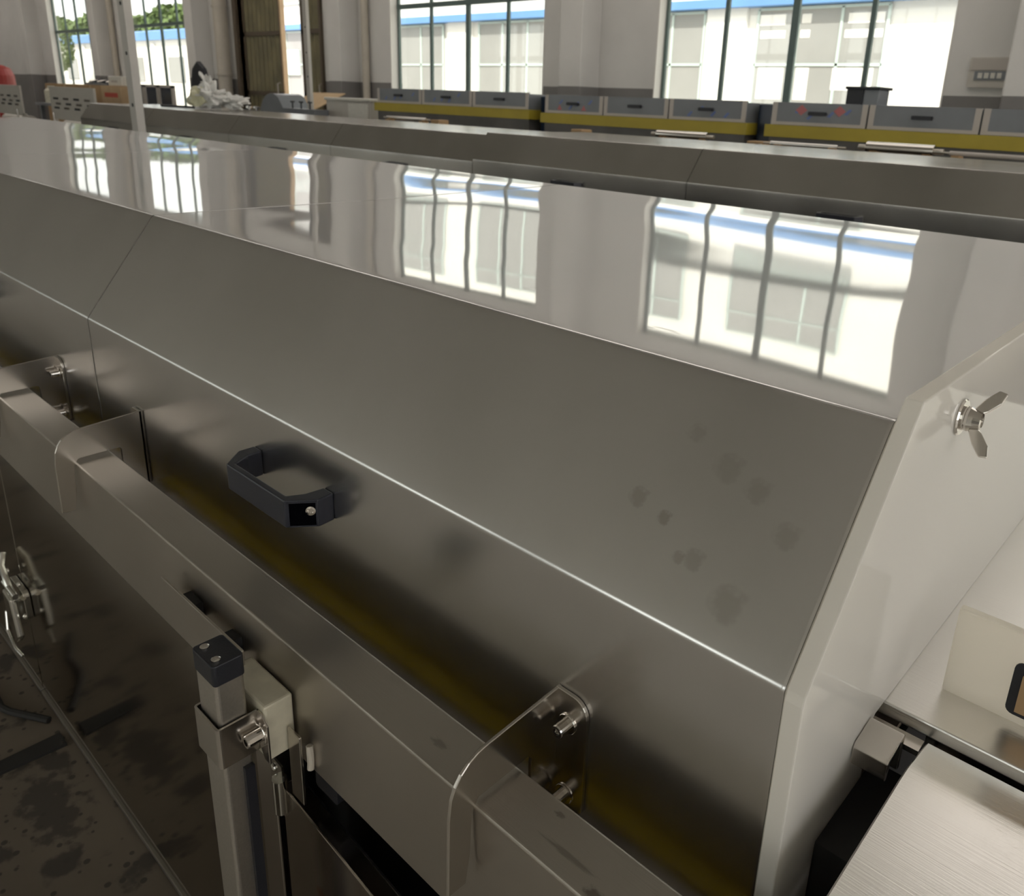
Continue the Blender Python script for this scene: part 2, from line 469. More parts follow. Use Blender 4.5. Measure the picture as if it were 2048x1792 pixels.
# ------------------------------------------------------------------ the hall
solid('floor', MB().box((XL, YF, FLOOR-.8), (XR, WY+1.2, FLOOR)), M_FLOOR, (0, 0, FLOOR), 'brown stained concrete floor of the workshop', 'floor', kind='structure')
SKY = [(19.0, 24.0), (27.0, 33.0)]          # unseen rooflight strips added to brighten the hall, y from / to
cm = MB(); cur = YF-.8
for a, b in SKY:
    cm.box((XL, cur, ZC), (XR, a, ZC+.8)); cur = b
cm.box((XL, cur, ZC), (XR, WY+1.2, ZC+.8))
solid('ceiling', cm, M_CEIL, (0, 0, ZC), 'pale ceiling of the workshop hall', 'ceiling', kind='structure')
for i, (a, b) in enumerate(SKY):
    solid('trim_%d' % (40+i), MB().box((XL, a-.1, ZC+.3), (XR, b+.1, ZC+.36)), M_FRP, (-50, (a+b)/2, ZC+.3), ['translucent rooflight strip over the second machine', 'translucent rooflight strip by the window wall'][i], 'rooflight', kind='structure')
FB = [-116.8, -92.8, -68.8, -44.8, -20.8, 3.2, 27.2]  # unseen windows added behind the camera to brighten the hall
fm = MB(); cur = XL
for c in FB:
    fm.box((cur, YF-.8, FLOOR), (c-7.75, YF, ZC)); fm.box((c-7.75, YF-.8, FLOOR), (c+7.75, YF, -2.2)); fm.box((c-7.75, YF-.8, 13.8), (c+7.75, YF, ZC)); cur = c+7.75
fm.box((cur, YF-.8, FLOOR), (XR, YF, ZC))
solid('wall_front', fm, M_WALL, (0, YF, FLOOR), 'painted window wall behind the photographer', 'wall', kind='structure')
solid('wall_left', MB().box((XL-.8, YF, FLOOR), (XL, WY+1.2, ZC)), M_WALL, (XL, 0, FLOOR), 'far end wall of the workshop', 'wall', kind='structure')
GATE = (-20., 30., 15.5)            # open gate in the right end wall: y from / to, top
solid('wall_right', MB().box((XR, YF-.8, FLOOR), (XR+.8, GATE[0], ZC)).box((XR, GATE[1], FLOOR), (XR+.8, WY+1.2, ZC)).box((XR, GATE[0], GATE[2]), (XR+.8, GATE[1], ZC)), M_WALL, (XR, 0, FLOOR), 'end wall of the workshop with an open gate, beyond the right edge', 'wall', kind='structure')

SILL, WT = -2.2, 11.5          # lower window, bottom and top
bays = [-116.2, -92.2, -44.2, -20.2, 3.8, 27.8]
HW = 7.75
DOOR = (-74.4, -61.0, 9.2)
wb = MB()
T = 1.0
xs = sorted([(c-HW, c+HW, 'w') for c in bays] + [(DOOR[0], DOOR[1], 'd')])
cur = XL
for a, b, k in xs:
    wb.box((cur, WY, FLOOR), (a, WY+T, ZC))
    if k == 'w':
        wb.box((a, WY, FLOOR), (b, WY+T, SILL)); wb.box((a, WY, WT), (b, WY+T, ZC))
    else:
        wb.box((a, WY, DOOR[2]), (b, WY+T, ZC))
    cur = b
wb.box((cur, WY, FLOOR), (XR, WY+T, ZC))
solid('wall_back', wb, M_WALL, (-40, WY, FLOOR), 'grey-white window wall with a dark grey lower band', 'wall', kind='structure')

# windows
places = {-116.2: 'far left, trees behind it', -92.2: 'second from the left, beside the thin post', -44.2: 'middle, right of the open door',
          -20.2: 'right, beside the electrical box', 3.8: 'beyond the right edge of view', 27.8: 'furthest right, out of view'}
TRANS = 6.15
wn = 0
def window(c, z0, z1, trans, label):
    global wn
    wn += 1
    R = Root('window_%d' % wn, label, 'window', (c, WY+.7, z0), kind='structure')
    y0, y1 = WY+.62, WY+.80
    a, b = c-HW, c+HW
    fwid = .22
    fr = MB().box((a, y0, z0), (a+fwid, y1, z1)).box((b-fwid, y0, z0), (b, y1, z1)).box((a, y0, z0), (b, y1, z0+fwid)).box((a, y0, z1-fwid), (b, y1, z1))
    R.part('frame', fr, M_FRAME)
    n = 4
    cols = [a+(b-a)*i/n for i in range(n+1)]
    for i in range(1, n):
        wdt = .36 if i == 2 else .22
        R.part('mullion', MB().box((cols[i]-wdt/2, y0, z0), (cols[i]+wdt/2, y1, z1)), M_FRAME)
    rows = [z0] + ([trans] if trans else []) + [z1]
    if trans:
        R.part('transom', MB().box((a, y0-.03, trans-.16), (b, y1, trans+.16)), M_FRAME)
    for i in range(n):
        for j in range(len(rows)-1):
            R.part('pane', MB().box((cols[i]+.1, WY+.70, rows[j]+.1), (cols[i+1]-.1, WY+.72, rows[j+1]-.1)), M_GLASS)
    rv = MB()
    rv.box((a-.02, WY-.02, z0), (a+.05, y0, z1)).box((b-.05, WY-.02, z0), (b+.02, y0, z1)).box((a, WY-.12, z0-.12), (b, y0, z0+.05))
    R.part('reveal', rv, M_REVEAL)
    return R
for c in bays:
    window(c, SILL, WT, TRANS, 'large green-framed window, '+places[c])

for i, c in enumerate(FB):
    R = Root('window_%d' % (20+i), 'tall window behind the photographer, number %d from the left' % (i+1), 'window', (c, YF-.5, -2.2), kind='structure')
    R.part('frame', MB().box((c-7.75, YF-.6, -2.2), (c-7.5, YF-.4, 13.8)).box((c+7.5, YF-.6, -2.2), (c+7.75, YF-.4, 13.8)).box((c-7.75, YF-.6, 7.3), (c+7.75, YF-.4, 8.2)), M_FRAME)
    for j in (-1, 0, 1): R.part('mullion', MB().box((c+j*3.9-.12, YF-.6, -2.2), (c+j*3.9+.12, YF-.4, 13.8)), M_FRAME)
    for j in range(4): R.part('pane', MB().box((c-7.7+j*3.87, YF-.52, -2.1), (c-7.7+(j+1)*3.85, YF-.5, 13.7)), M_GLASS)

# pilasters along the window wall
for i, cx in enumerate([-152.8, -128.8, -104.8, -80.8, -56.8, -32.8, -8.8, 15.2]):
    lab = {-128.8: 'square column left of the far left window', -104.8: 'square column between the two left windows', -80.8: 'square column left of the doorway',
           -56.8: 'square column right of the doorway', -32.8: 'wide grey column between the two big windows', -8.8: 'square column at the right edge by the electrical box', -152.8: 'square column at the far left end of the window wall', 15.2: 'square column beyond the right edge of view', 39.2: 'square column furthest right, out of view'}[cx]
    solid('trim_%d' % (i+1), MB().box((cx-.85, WY-1.7, FLOOR), (cx+.85, WY+.02, ZC)), M_WALL, (cx, WY-.8, FLOOR), lab, 'column', kind='structure', bevel=.06)
for i, cx in enumerate([-128.8, -104.8, -80.8, -56.8, -32.8, -8.8, 15.2]):
    solid('trim_%d' % (i+20), MB().box((cx-.6, YF, ZC-1.8), (cx+.6, WY, ZC)), M_CEIL, (cx, 0, ZC), 'concrete ceiling beam number %d from the left' % (i+1), 'beam', kind='structure')

# doorway: two corrugated leaves, the gap stands open
D = Root('door_1', 'brown double door with corrugated panels standing ajar', 'door', (-67.7, WY, FLOOR), kind='structure')
def leaf(x0, x1, yy):
    fr = MB()
    for a in (x0, x1-.35): fr.box((a, yy, FLOOR+.1), (a+.35, yy+.25, DOOR[2]-.1))
    for z in (FLOOR+.1, -.4, 4.6, DOOR[2]-.5): fr.box((x0, yy, z), (x1, yy+.25, z+.35))
    L_ = D.part('door_leaf', fr, M_WOODD)
    n = int((x1-x0-.7)/.36)
    pts = []
    for i in range(n+1):
        x = x0+.35+(x1-x0-.7)*i/n
        pts.append((x, yy+.08+(.12 if i % 2 else 0)))
    poly = pts+[(x, y+.03) for x, y in pts[::-1]]
    D.part('corrugated_sheet', MB().prism(poly, 'z', FLOOR+.3, DOOR[2]-.3), M_CORR, L_)
    D.part('door_handle', MB().path([(x1-.6, yy-.02, -.6), (x1-.6, yy-.3, -.5), (x1-.6, yy-.3, .6), (x1-.6, yy-.02, .7)], .06), M_PSTRIP, L_)
leaf(DOOR[0]+.1, -67.7, WY+.3)
leaf(-64.6, DOOR[1]-.1, WY+.3)
D.part('door_jamb', MB().box((DOOR[0]-.6, WY-.25, FLOOR), (DOOR[0], WY+T, DOOR[2]+.3)).box((DOOR[1], WY-.25, FLOOR), (DOOR[1]+.25, WY+T, DOOR[2]+.3)).box((DOOR[0], WY-.25, DOOR[2]), (DOOR[1], WY+T, DOOR[2]+.3)), M_WOODD)
D.part('jamb_strip', MB().box((-67.72, WY+.2, FLOOR+.1), (-67.5, WY+.6, DOOR[2]-.1)), M_CARD2)

# pipes and small fittings on the wall
for x, m, lab, r in ((-54.6, M_BEIGE, 'beige downpipe beside the column right of the doorway', .28), (-76.2, M_BEIGE, 'thick beige pipe left of the doorway', .62), (-102.6, M_BEIGE, 'beige downpipe between the two left windows', .3)):
    R = Root('downpipe', lab, 'pipe', (x, WY-r*1.3, FLOOR))
    R.part('pipe', MB().tube((x, WY-r*1.3, FLOOR), (x, WY-r*1.3, ZC), r, 16), m)
    for z in (-3.5, 1.2, 7):
        R.part('pipe_clip', MB().tube((x, WY-r*1.3, z), (x, WY-r*1.3, z+.15), r*1.15, 16), m)
R = Root('electrical_box', 'pale recessed electrical box on the wall right of the window', 'fuse box', (-10.7, WY-.1, 1.3))
R.part('box_body', MB().prism(rrect(-11.5, 1.25, -9.75, 2.45, .06), 'y', WY-.16, WY+.02), M_CABW)
R.part('cover', MB().box((-11.4, WY-.22, 1.95), (-9.85, WY-.16, 2.4)), M_PSTRIP)
R.part('breaker_window', MB().box((-11.25, WY-.20, 1.55), (-10.0, WY-.16, 1.9)), M_FILM)
for x in (-11.1, -10.85, -10.6, -10.35):
    R.part('breaker', MB().box((x, WY-.23, 1.62), (x+.17, WY-.2, 1.84)), M_WHITEPL)
R = Root('wall_socket', 'small white socket on the dark wall band by the downpipe', 'socket', (-53.1, WY, -1.0))
R.part('socket_plate', MB().prism(rrect(-53.4, -1.15, -52.8, -.65, .05), 'y', WY-.06, WY+.01), M_WHITEPL)
for xh in (-53.2, -53.03): R.part('socket_hole', MB().box((xh, WY-.08, -.95), (xh+.04, WY-.05, -.85)), M_DARK)

# thin uprights standing in the hall
for (x0, x1, y, lab) in ((-28.55, -28.1, 11., 'tall galvanised post rising behind the mirror-bright hood'), (-49.0, -48.6, 30., 'slim galvanised post in front of the doorway')):
    R = Root('steel_post', lab, 'post', ((x0+x1)/2, y, FLOOR))
    wd = x1-x0
    R.part('post', MB().prism([(x0, y), (x1, y), (x1, y+wd*.55), (x1-.07, y+wd*.55), (x1-.07, y+.07), (x0+.07, y+.07), (x0+.07, y+wd*.55), (x0, y+wd*.55)], 'z', FLOOR, ZC), M_GALV)
    R.part('base_plate', MB().box((x0-.3, y-.3, FLOOR), (x1+.3, y+wd+.3, FLOOR+.08)), M_GALV)
    for z in (-.6, .95, 2.4, 3.9):
        R.part('bolt_hole', MB().tube(((x0+x1)/2+.04, y-.012, z), ((x0+x1)/2+.04, y+.01, z), .06, 12), M_DARK)

# ------------------------------------------------------------------ near machine: hood sections
def wave(x, y, k):
    """gentle oil-canning of the sheet, metres"""
    return (.0011*math.sin(x*2.1+k*1.7+1.2*math.sin(y*2.6+k)) + .0009*math.sin(y*5.2+x*1.3+k*2.1) + .0006*math.sin(x*5.3-y*3.1+k))

def hood_profile(yo, crown, yfar):
    """(y, z) of the bent sheet from the lower front edge over the top to the far edge, in modelling units"""
    pr = [(2.12+yo, -2.93, 0), (2.12+yo, -2.4, 0), (2.12+yo, -1.86, 0)]
    a2 = math.atan2(.77, .595)
    def bend(cy, cz, d0, d1, r):
        # fillet at a corner between unit directions d0 (incoming) and d1 (outgoing)
        t = r*math.tan(math.acos(max(-1, min(1, d0[0]*d1[0]+d0[1]*d1[1])))/2)
        p0 = (cy-d0[0]*t, cz-d0[1]*t); p1 = (cy+d1[0]*t, cz+d1[1]*t)
        out = []
        for i in range(7):
            s = i/6
            out.append(((1-s)**2*p0[0]+2*s*(1-s)*cy+s*s*p1[0], (1-s)**2*p0[1]+2*s*(1-s)*cz+s*s*p1[1], 0))
        return out
    d_up = (0, 1); d_sl = (math.cos(a2), math.sin(a2)); d_top = (1, 0)
    pr += bend(2.12+yo, -1.77, d_up, d_sl, .045)
    for s in (.1, .5, .9): pr.append((2.12+yo+.595*s, -1.77+.77*s, 0))
    pr += bend(2.715+yo, -1.0, d_sl, d_top, .045)
    n = 40
    y0 = 2.79+yo
    zz = -1.0
    for i in range(n+1):
        t = i/n
        # the thin sheet is not quite flat: a soft swell in the middle and a lift along the far edge
        zz += crown*(yfar-y0)/n*(.034*max(0, min(1, (t-.86)/.1))+.012*math.exp(-((t-.58)/.12)**2)-.006*math.exp(-((t-.28)/.15)**2))
        pr.append((y0+(yfar-y0)*t, zz, min(1, t*6)*min(1, (1-t)*6+.0)))
    pr += [(yfar+.004, zz-.03, 0), (yfar+.55, -1.75, 0), (yfar+.55, -2.93, 0)]
    return pr

def hood_shell(x0, x1, yo, yfar, crown, k, nx=26, amp=1., roll=1.):
    pr = hood_profile(yo, crown, yfar)
    mb = MB(); vs = []; n = len(pr)
    nrm = []
    for j in range(n):
        a_, b_ = pr[max(0, j-1)], pr[min(n-1, j+1)]
        ty, tz = b_[0]-a_[0], b_[1]-a_[1]; l_ = math.hypot(ty, tz)
        nrm.append((-tz/l_, ty/l_))
    span = x1-x0
    rows = [(0, .007), (.003, .002), (.008, 0), (.016, 0)] + [(span*i/nx, 0) for i in range(1, nx)] + [(span-.016, 0), (span-.008, 0), (span-.003, .002), (span, .007)]
    for dx, off in rows:
        off *= roll
        t = dx/span; x = x0+dx
        ew = min(1, t*9)*min(1, (1-t)*9)
        for j, (y, z, w_) in enumerate(pr):
            q = P(x, y-nrm[j][0]*off, z-nrm[j][1]*off)
            q.z += w_*ew*amp*wave(q.x, q.y, k)
            vs.append(q)
    fs = [(i*n+j, (i+1)*n+j, (i+1)*n+j+1, i*n+j+1) for i in range(len(rows)-1) for j in range(n-1)]
    mb.add(vs, fs, True)
    # inner side wall returns at both ends so that the sheet has an edge
    for xx, d in ((x0, 1), (x1, -1)):
        idx = [P(xx, y, z) for y, z, _ in pr]
        cy = (2.12+yo+yfar)/2
        inn = [P(xx, y+(cy-y)*.03, z-.06 if z > -1.2 else z) for y, z, _ in pr]
        mb.add(idx+inn, [(j, j+1, n+j+1, n+j) for j in range(n-1)])
    return mb

def socket_bolt(R, parent, c, ax, r=.029, L=.062):
    a = Vector(ax).normalized()
    b = R.part('washer', MB().lathe(c, ax, [(0, r*1.55), (.006, r*1.6), (.009, r*1.5)], 24), M_CHROME, parent)
    cc = (c[0]+a.x*.009, c[1]+a.y*.009, c[2]+a.z*.009)
    prof = [(0, r), (L*.9, r), (L, r*.9), (L, r*.55), (L*.55, r*.55), (L*.5, .001)]
    R.part('bolt', MB().lathe(cc, ax, prof, 20), M_CHROME, parent)

def bracket(R, xw, side, yo=0):
    """hook plate reaching over the square beam; the bolted foot points to +x (side 1) or -x (side -1)"""
    t = .016
    out = [(2.12, -2.30), (1.70, -2.325)] + [(1.70+.19*math.cos(a)-.0, -2.515+.19*math.sin(a)) for a in [math.radians(90+i*15) for i in range(1, 6)]] + \
          [(1.505, -2.56), (1.50, -2.93), (1.59, -2.935), (1.612, -2.80), (1.622, -2.60)] + \
          [(1.655, -2.548), (1.93, -2.545), (1.945, -2.56), (1.945, -2.89), (2.12, -2.89)]
    out = [(y+yo, z) for y, z in out]
    web = R.part('bracket', MB().prism(out, 'x', xw-t/2, xw+t/2), M_BRACK, bevel=.003, seg=1)
    x0, x1 = (xw-t/2, xw+.165) if side > 0 else (xw-.165, xw+t/2)
    if side > 0:
        fl = [(x0, -2.30), (x0, -2.89), (x1-.03, -2.89), (x1, -2.86)] + arc(x1-.075, -2.375, .075, 0, 90, 6)
    else:
        fl = [(x1, -2.30), (x1, -2.89), (x0+.03, -2.89), (x0, -2.86)] + arc(x0+.075, -2.375, .075, 180, 90, 6)
    R.part('bracket_foot', MB().prism(fl, 'y', 2.098+yo, 2.118+yo), M_BRACK, web, bevel=.003, seg=1)
    for z in (-2.445, -2.815):
        socket_bolt(R, web, (xw+side*.068, 2.098+yo, z), (0, -1, 0))
    return web

def bridge_handle(R, xa, xb, z0, z1, yw, dep, m=M_NAVY):
    """U-shaped pull handle with chamfered corners; hollow at the chamfer nearest the viewer"""
    yf = yw-dep
    zc = (z0+z1)/2
    outer = [(xa, yw), (xa-.0, yw-.10), (xa+.12, yf), (xb-.095, yf), (xb+.012, yw-.10), (xb, yw)]
    inner = [(xb-.09, yw), (xb-.10, yw-.11), (xb-.145, yf+.04), (xa+.15, yf+.04), (xa+.095, yw-.09), (xa+.09, yw)]
    h = R.part('handle', MB().prism(outer+inner, 'z', z0, z1), m, bevel=.008, seg=2, label='black plastic pull handle')
    # flat black sheet painted as the shade of the screw hollow, inside a rim
    a = Vector((xb-.095, yf, 0)); b = Vector((xb+.012, yw-.10, 0)); d = (b-a).normalized(); nrm = Vector((d.y, -d.x, 0))
    q0 = a+d*.012; q1 = b-d*.006
    def q(p, o, z): return P(p.x+nrm.x*o, p.y+nrm.y*o, z)
    rim = MB()
    for (u0, u1, za, zb) in ((q0, q1, z0+.006, z0+.014), (q0, q1, z1-.014, z1-.006), (q0, q0+d*.009, z0+.006, z1-.006), (q1-d*.009, q1, z0+.006, z1-.006)):
        vs_ = [q(u0, -.004, za), q(u1, -.004, za), q(u1, .004, za), q(u0, .004, za), q(u0, -.004, zb), q(u1, -.004, zb), q(u1, .004, zb), q(u0, .004, zb)]
        rim.add(vs_, [(0, 1, 2, 3), (4, 7, 6, 5), (0, 4, 5, 1), (1, 5, 6, 2), (2, 6, 7, 3), (3, 7, 4, 0)])
    R.part('recess_rim', rim, m, h)
    rec = MB().add([q(q0, .001, z0+.014), q(q1, .001, z0+.014), q(q1, .001, z1-.014), q(q0, .001, z1-.014)], [(0, 1, 2, 3)])
    R.part('recess', rec, M_VOID, h)
    s = q1-d*.035
    R.part('screw', MB().lathe((s.x+nrm.x*.002, s.y+nrm.y*.002, zc+.02), (nrm.x, nrm.y, 0), [(0, .026), (.006, .026), (.008, .016), (.003, .012)], 16), M_CHROME, h)
    return h

YFAR = 7.66
CROWN = 1.
hoods = [(-6.845, -.83, 'nearest mirror-bright stainless hood section with the large black handle', 1), (-13.7, -6.857, 'second stainless hood section, left of the slanting seam', 2),
         (-20.6, -13.715, 'third stainless hood section, further left', 3), (-27.4, -20.615, 'last stainless hood section at the far left end', 4)]
for x0, x1, lab, k in hoods:
    R = Root('machine_hood', lab, 'machine hood', ((x0+x1)/2, 4.9, -2.93), 'hood sections of the near machine')
    sh = R.part('shell', hood_shell(x0, x1, 0, YFAR, CROWN, k), M_SATIN if k == 1 else M_SATIN2)
    sh.data.materials.append(M_TOP)                     # the flat top is polished
    for p_ in sh.data.polygons:
        if p_.normal.z > .9: p_.material_index = 1
    cx = (x0+x1)/2
    if k == 1:
        bridge_handle(R, -4.262, -3.42, -2.19, -2.03, 2.119, .235)
        bracket(R, -1.773, 1); bracket(R, -5.985, -1)
    else:
        bridge_handle(R, cx-.42, cx+.42, -2.19, -2.03, 2.119, .235)
        bracket(R, x0+.94, 1); bracket(R, x1-.93, 1)
    R.part('seal_strip', MB().box((x0+.02, 1.90, -2.955), (x1-.02, 2.02, -2.935)), M_YELLOW, label='yellow sealing strip')

# square beam under the brackets
R = Root('support_beam', 'long rectangular stainless beam below the brackets', 'beam', (-14, 1.755, -3.23))
R.part('tube', MB().box((-27.4, 1.63, -3.23), (-.5, 1.883, -2.57)), M_BEAM, bevel=.012, seg=3)
R.part('end_cap', MB().box((-.5, 1.635, -3.225), (-.47, 1.878, -2.575)), M_BLACK)

# ------------------------------------------------------------------ near machine: body below
B = Root('dryer_machine', 'polished stainless side of the near machine below the beam', 'machine body', (-14, 4, FLOOR))
B.part('frame', MB().box((-27.4, 1.95, -5.6), (-.9, 7.9, -3.3)), M_DARK)
B.part('ledge', MB().box((-27.4, 1.89, -2.99), (-.85, 8.15, -2.955)), M_BRACK)
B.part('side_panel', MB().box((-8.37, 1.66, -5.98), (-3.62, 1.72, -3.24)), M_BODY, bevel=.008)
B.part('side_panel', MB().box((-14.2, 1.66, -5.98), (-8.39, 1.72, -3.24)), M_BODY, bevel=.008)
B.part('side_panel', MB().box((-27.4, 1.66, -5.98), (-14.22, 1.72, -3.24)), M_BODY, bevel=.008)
B.part('bottom_lip', MB().box((-8.37, 1.635, -6.03), (-3.62, 1.74, -5.985)), M_LIP, bevel=.008)
B.part('bottom_lip', MB().box((-27.4, 1.635, -6.03), (-8.39, 1.74, -5.985)), M_LIP, bevel=.008)
B.part('upright', MB().box((-3.60, 1.64, -6.0), (-3.40, 1.78, -3.24)), M_BRACK, bevel=.008)
B.part('upright', MB().box((-1.0, 1.7, -6.0), (-.85, 1.85, -3.24)), M_BRACK, bevel=.008)
B.part('inner_rail', MB().box((-3.3, 1.80, -3.52), (-1.0, 1.86, -3.40)), M_BRACK, bevel=.006)
B.part('hinge_block', MB().prism(rrect(-3.06, -3.45, -2.86, -3.30, .02), 'y', 1.70, 1.80), M_BLACK)
for x in (-26.5, -17, -8.4, -1.2):
    B.part('leg', MB().box((x-.12, 2.0, FLOOR), (x+.12, 2.24, -5.5)), M_BRACK)
# toggle latch on the seam between two side panels
lx = -8.38
lt = B.part('latch', MB().prism(rrect(lx-.22, -5.02, lx+.22, -4.70, .05), 'y', 1.60, 1.655), M_ZINC, bevel=.006, label='zinc toggle latch')
B.part('latch_lever', MB().prism([(lx-.10, -4.75), (lx+.12, -4.78), (lx+.20, -5.18), (lx+.06, -5.30), (lx-.10, -5.1)], 'y', 1.50, 1.56), M_ZINC, lt, bevel=.02)
B.part('latch_loop', MB().path([(lx-.2, 1.57, -4.95), (lx-.26, 1.53, -5.1), (lx-.20, 1.50, -5.28), (lx-.02, 1.50, -5.4), (lx+.14, 1.52, -5.42)], .014), M_ZINC, lt)
B.part('latch_hook', MB().path([(lx-.25, 1.6, -4.45), (lx-.18, 1.55, -4.55), (lx-.02, 1.55, -4.72), (lx+.12, 1.57, -4.80), (lx+.22, 1.6, -4.74)], .03), M_ZINC, lt)
B.part('latch_pin', MB().tube((lx-.16, 1.545, -4.72), (lx+.2, 1.545, -4.72), .03, 12), M_ZINC, lt)
for (x, z) in ((lx-.17, -4.62), (lx+.17, -4.62), (lx-.17, -4.98), (lx+.17, -4.98)):
    B.part('rivet', MB().lathe((x, 1.60, z), (0, -1, 0), [(0, .03), (.015, .028), (.025, .012)], 12), M_ZINC, lt)
# cabinet door standing slightly ajar
hx, hy = -3.30, 1.63
ang = math.radians(-2.9)
ca, sa = math.cos(ang), math.sin(ang)
def dq(u, v, z): return P(hx+u*ca-v*sa, hy+u*sa+v*ca, z)
def dbox(u0, u1, v0, v1, z0, z1):
    vs_ = [dq(u, v, z) for z in (z0, z1) for v in (v0, v1) for u in (u0, u1)]
    return MB().add(vs_, [(0, 2, 3, 1), (4, 5, 7, 6), (0, 1, 5, 4), (2, 6, 7, 3), (0, 4, 6, 2), (1, 3, 7, 5)])
DR = Root('cabinet_door', 'stainless cabinet door standing ajar below the beam, orange smear on it', 'cabinet door', (hx, hy, -6.0))
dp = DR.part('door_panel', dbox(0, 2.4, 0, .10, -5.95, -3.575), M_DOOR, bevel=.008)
DR.part('gasket', dbox(.02, 2.38, .10, .125, -5.9, -3.62), M_BLACK)
hg = DR.part('hinge', MB().tube((hx+.02, hy-.02, -3.72), (hx+.02, hy-.02, -3.5), .04, 14), M_ZINC)
DR.part('hinge_leaf', dbox(-.10, .04, -.012, 0, -3.76, -3.42), M_ZINC, hg)
for z in (-3.48, -3.56, -3.70):
    DR.part('hinge_screw', MB().lathe((hx-.05, hy-.012, z), (0, -1, 0), [(0, .022), (.008, .02), (.012, .008)], 12), M_ZINC, hg)

# linear lifting column in front of the beam
A = Root('lifting_column', 'square aluminium lifting column with a black cap in front of the beam', 'actuator', (-3.26, 1.35, FLOOR))
px0, px1, py0, py1 = -3.365, -3.16, 1.28, 1.425
A.part('column', MB().prism(rrect(px0, py0, px1, py1, .02), 'z', FLOOR+.05, -2.645), M_ALU)
A.part('foot_plate', MB().box((px0-.12, py0-.1, FLOOR), (px1+.12, py1+.1, FLOOR+.05)), M_BRACK)
cap = A.part('cap', MB().prism(rrect(px0-.005, py0-.005, px1+.005, py1+.005, .02), 'z', -2.645, -2.53), M_BLACK, bevel=.006)
for (x, y) in ((-3.325, 1.32), (-3.20, 1.315)):
    A.part('cap_screw', MB().lathe((x, y, -2.53), (0, 0, 1), [(0, .022), (.008, .022), (.012, .015)], 16), M_CHROME, cap)
A.part('side_rail', MB().box((px1, 1.37, FLOOR+.1), (px1+.025, 1.42, -3.17)), M_BLACK)
cl = MB()
t_ = .012
cl.prism(arc(px0-.002, py0-.004, .02, 180, 270, 4)+arc(px1+.002, py0-.004, .02, 270, 360, 4)+[(px1+.022, 1.468), (px1+.010, 1.468)]+arc(px1+.002, py0-.004, .008, 360, 270, 4)+arc(px0-.002, py0-.004, .008, 270, 180, 4)+[(px0-.010, 1.468), (px0-.022, 1.468)], 'z', -3.10, -2.87)
col_ = A.part('collar', cl, M_BRACK)
A.part('collar_wing', MB().prism([(px1+.01, -2.87), (px1+.06, -2.87), (px1+.11, -2.915), (px1+.11, -3.14), (px1+.06, -3.14), (px1+.01, -3.05)], 'y', 1.456, 1.468), M_BRACK, col_, bevel=.003)
A.part('collar_wing', MB().prism([(px0-.01, -2.87), (px0-.09, -2.87), (px0-.135, -2.92), (px0-.135, -3.10), (px0-.01, -3.10)], 'y', 1.456, 1.468), M_BRACK, col_, bevel=.003)
socket_bolt(A, col_, (px1+.052, 1.456, -2.99), (0, -1, 0), .033, .075)
A.part('nylon_block', MB().box((px0-.12, 1.469, -3.155), (px1+.075, 1.62, -2.83)), M_NYLON, bevel=.012, label='cream nylon mounting block')
A.part('mount_plate', MB().box((px1+.09, 1.57, -3.42), (px1+.20, 1.585, -3.0)), M_BRACK, bevel=.003)
A.part('weld_bead', MB().path([(px1+.215, 1.615, -3.06), (px1+.225, 1.61, -3.11), (px1+.215, 1.615, -3.16), (px1+.22, 1.61, -3.20)], .018), M_BEIGE)
A.part('strap_plate', MB().box((-4.40, 1.545, -2.92), (-3.44, 1.56, -2.74)), M_BEAM, bevel=.003)
for xs0, xs1 in ((-4.2, -4.05), (-3.7, -3.6)):
    A.part('strap_spacer', MB().box((xs0, 1.56, -2.88), (xs1, 1.628, -2.78)), M_DARK)

# rubber strips and a cable on the floor by the machine
solid('rubber_strip', MB().prism([(-7.66, 1.0), (-7.5, 1.0), (-7.46, 1.58), (-7.66, 1.58)], 'z', FLOOR, FLOOR+.03), M_RUBBER, (-7.57, 1.3, FLOOR), 'straight black rubber strip on the floor beside the machine', 'rubber strip')
solid('floor_cable', MB().path([(-9.2, 1.15, FLOOR+.035), (-8.75, 1.3, FLOOR+.035), (-8.42, 1.29, FLOOR+.035), (-8.3, 1.33, FLOOR+.035), (-7.9, 1.56, FLOOR+.035)], .035), M_RUBBER, (-8.4, 1.35, FLOOR), 'thin bent black cable lying on the floor', 'cable')

# ------------------------------------------------------------------ milky end plate with wing nut
E_ = Root('end_plate', 'milky white acrylic end plate closing the hood', 'end plate', (-.795, 4.9, FLOOR))
X0, X1 = -.828, -.762
prof = [(2.775, -.925), (2.715, -1.0), (2.125, -1.765), (2.115, -1.80), (2.12, -3.9), (2.92, -3.9), (2.90, -2.36), (2.93, -2.334), (7.5, -2.334), (8.2, -1.78), (7.62, -.925)]
E_.part('plate', MB().prism(prof, 'x', X0, X1), M_ACRYL, bevel=.006, seg=2)
wy, wz = 3.28, -1.115
nut = E_.part('wing_nut', MB().lathe((X1+.022, wy, wz), (1, 0, 0), [(0, .048), (.012, .05), (.03, .043), (.055, .036), (.058, .022), (.045, .02)], 24), M_CHROME, label='chrome wing nut')
E_.part('washer', MB().lathe((X1, wy, wz), (1, 0, 0), [(0, .072), (.006, .075), (.012, .07)], 28), M_CHROME, nut)
E_.part('spring_washer', MB().lathe((X1+.012, wy, wz), (1, 0, 0), [(0, .05), (.010, .05)], 20), M_CHROME, nut)
E_.part('stud', MB().lathe((X1-.06, wy, wz), (1, 0, 0), [(0, .02), (.11, .02), (.115, .016)], 14), M_CHROME, nut)
wa = math.radians(62)
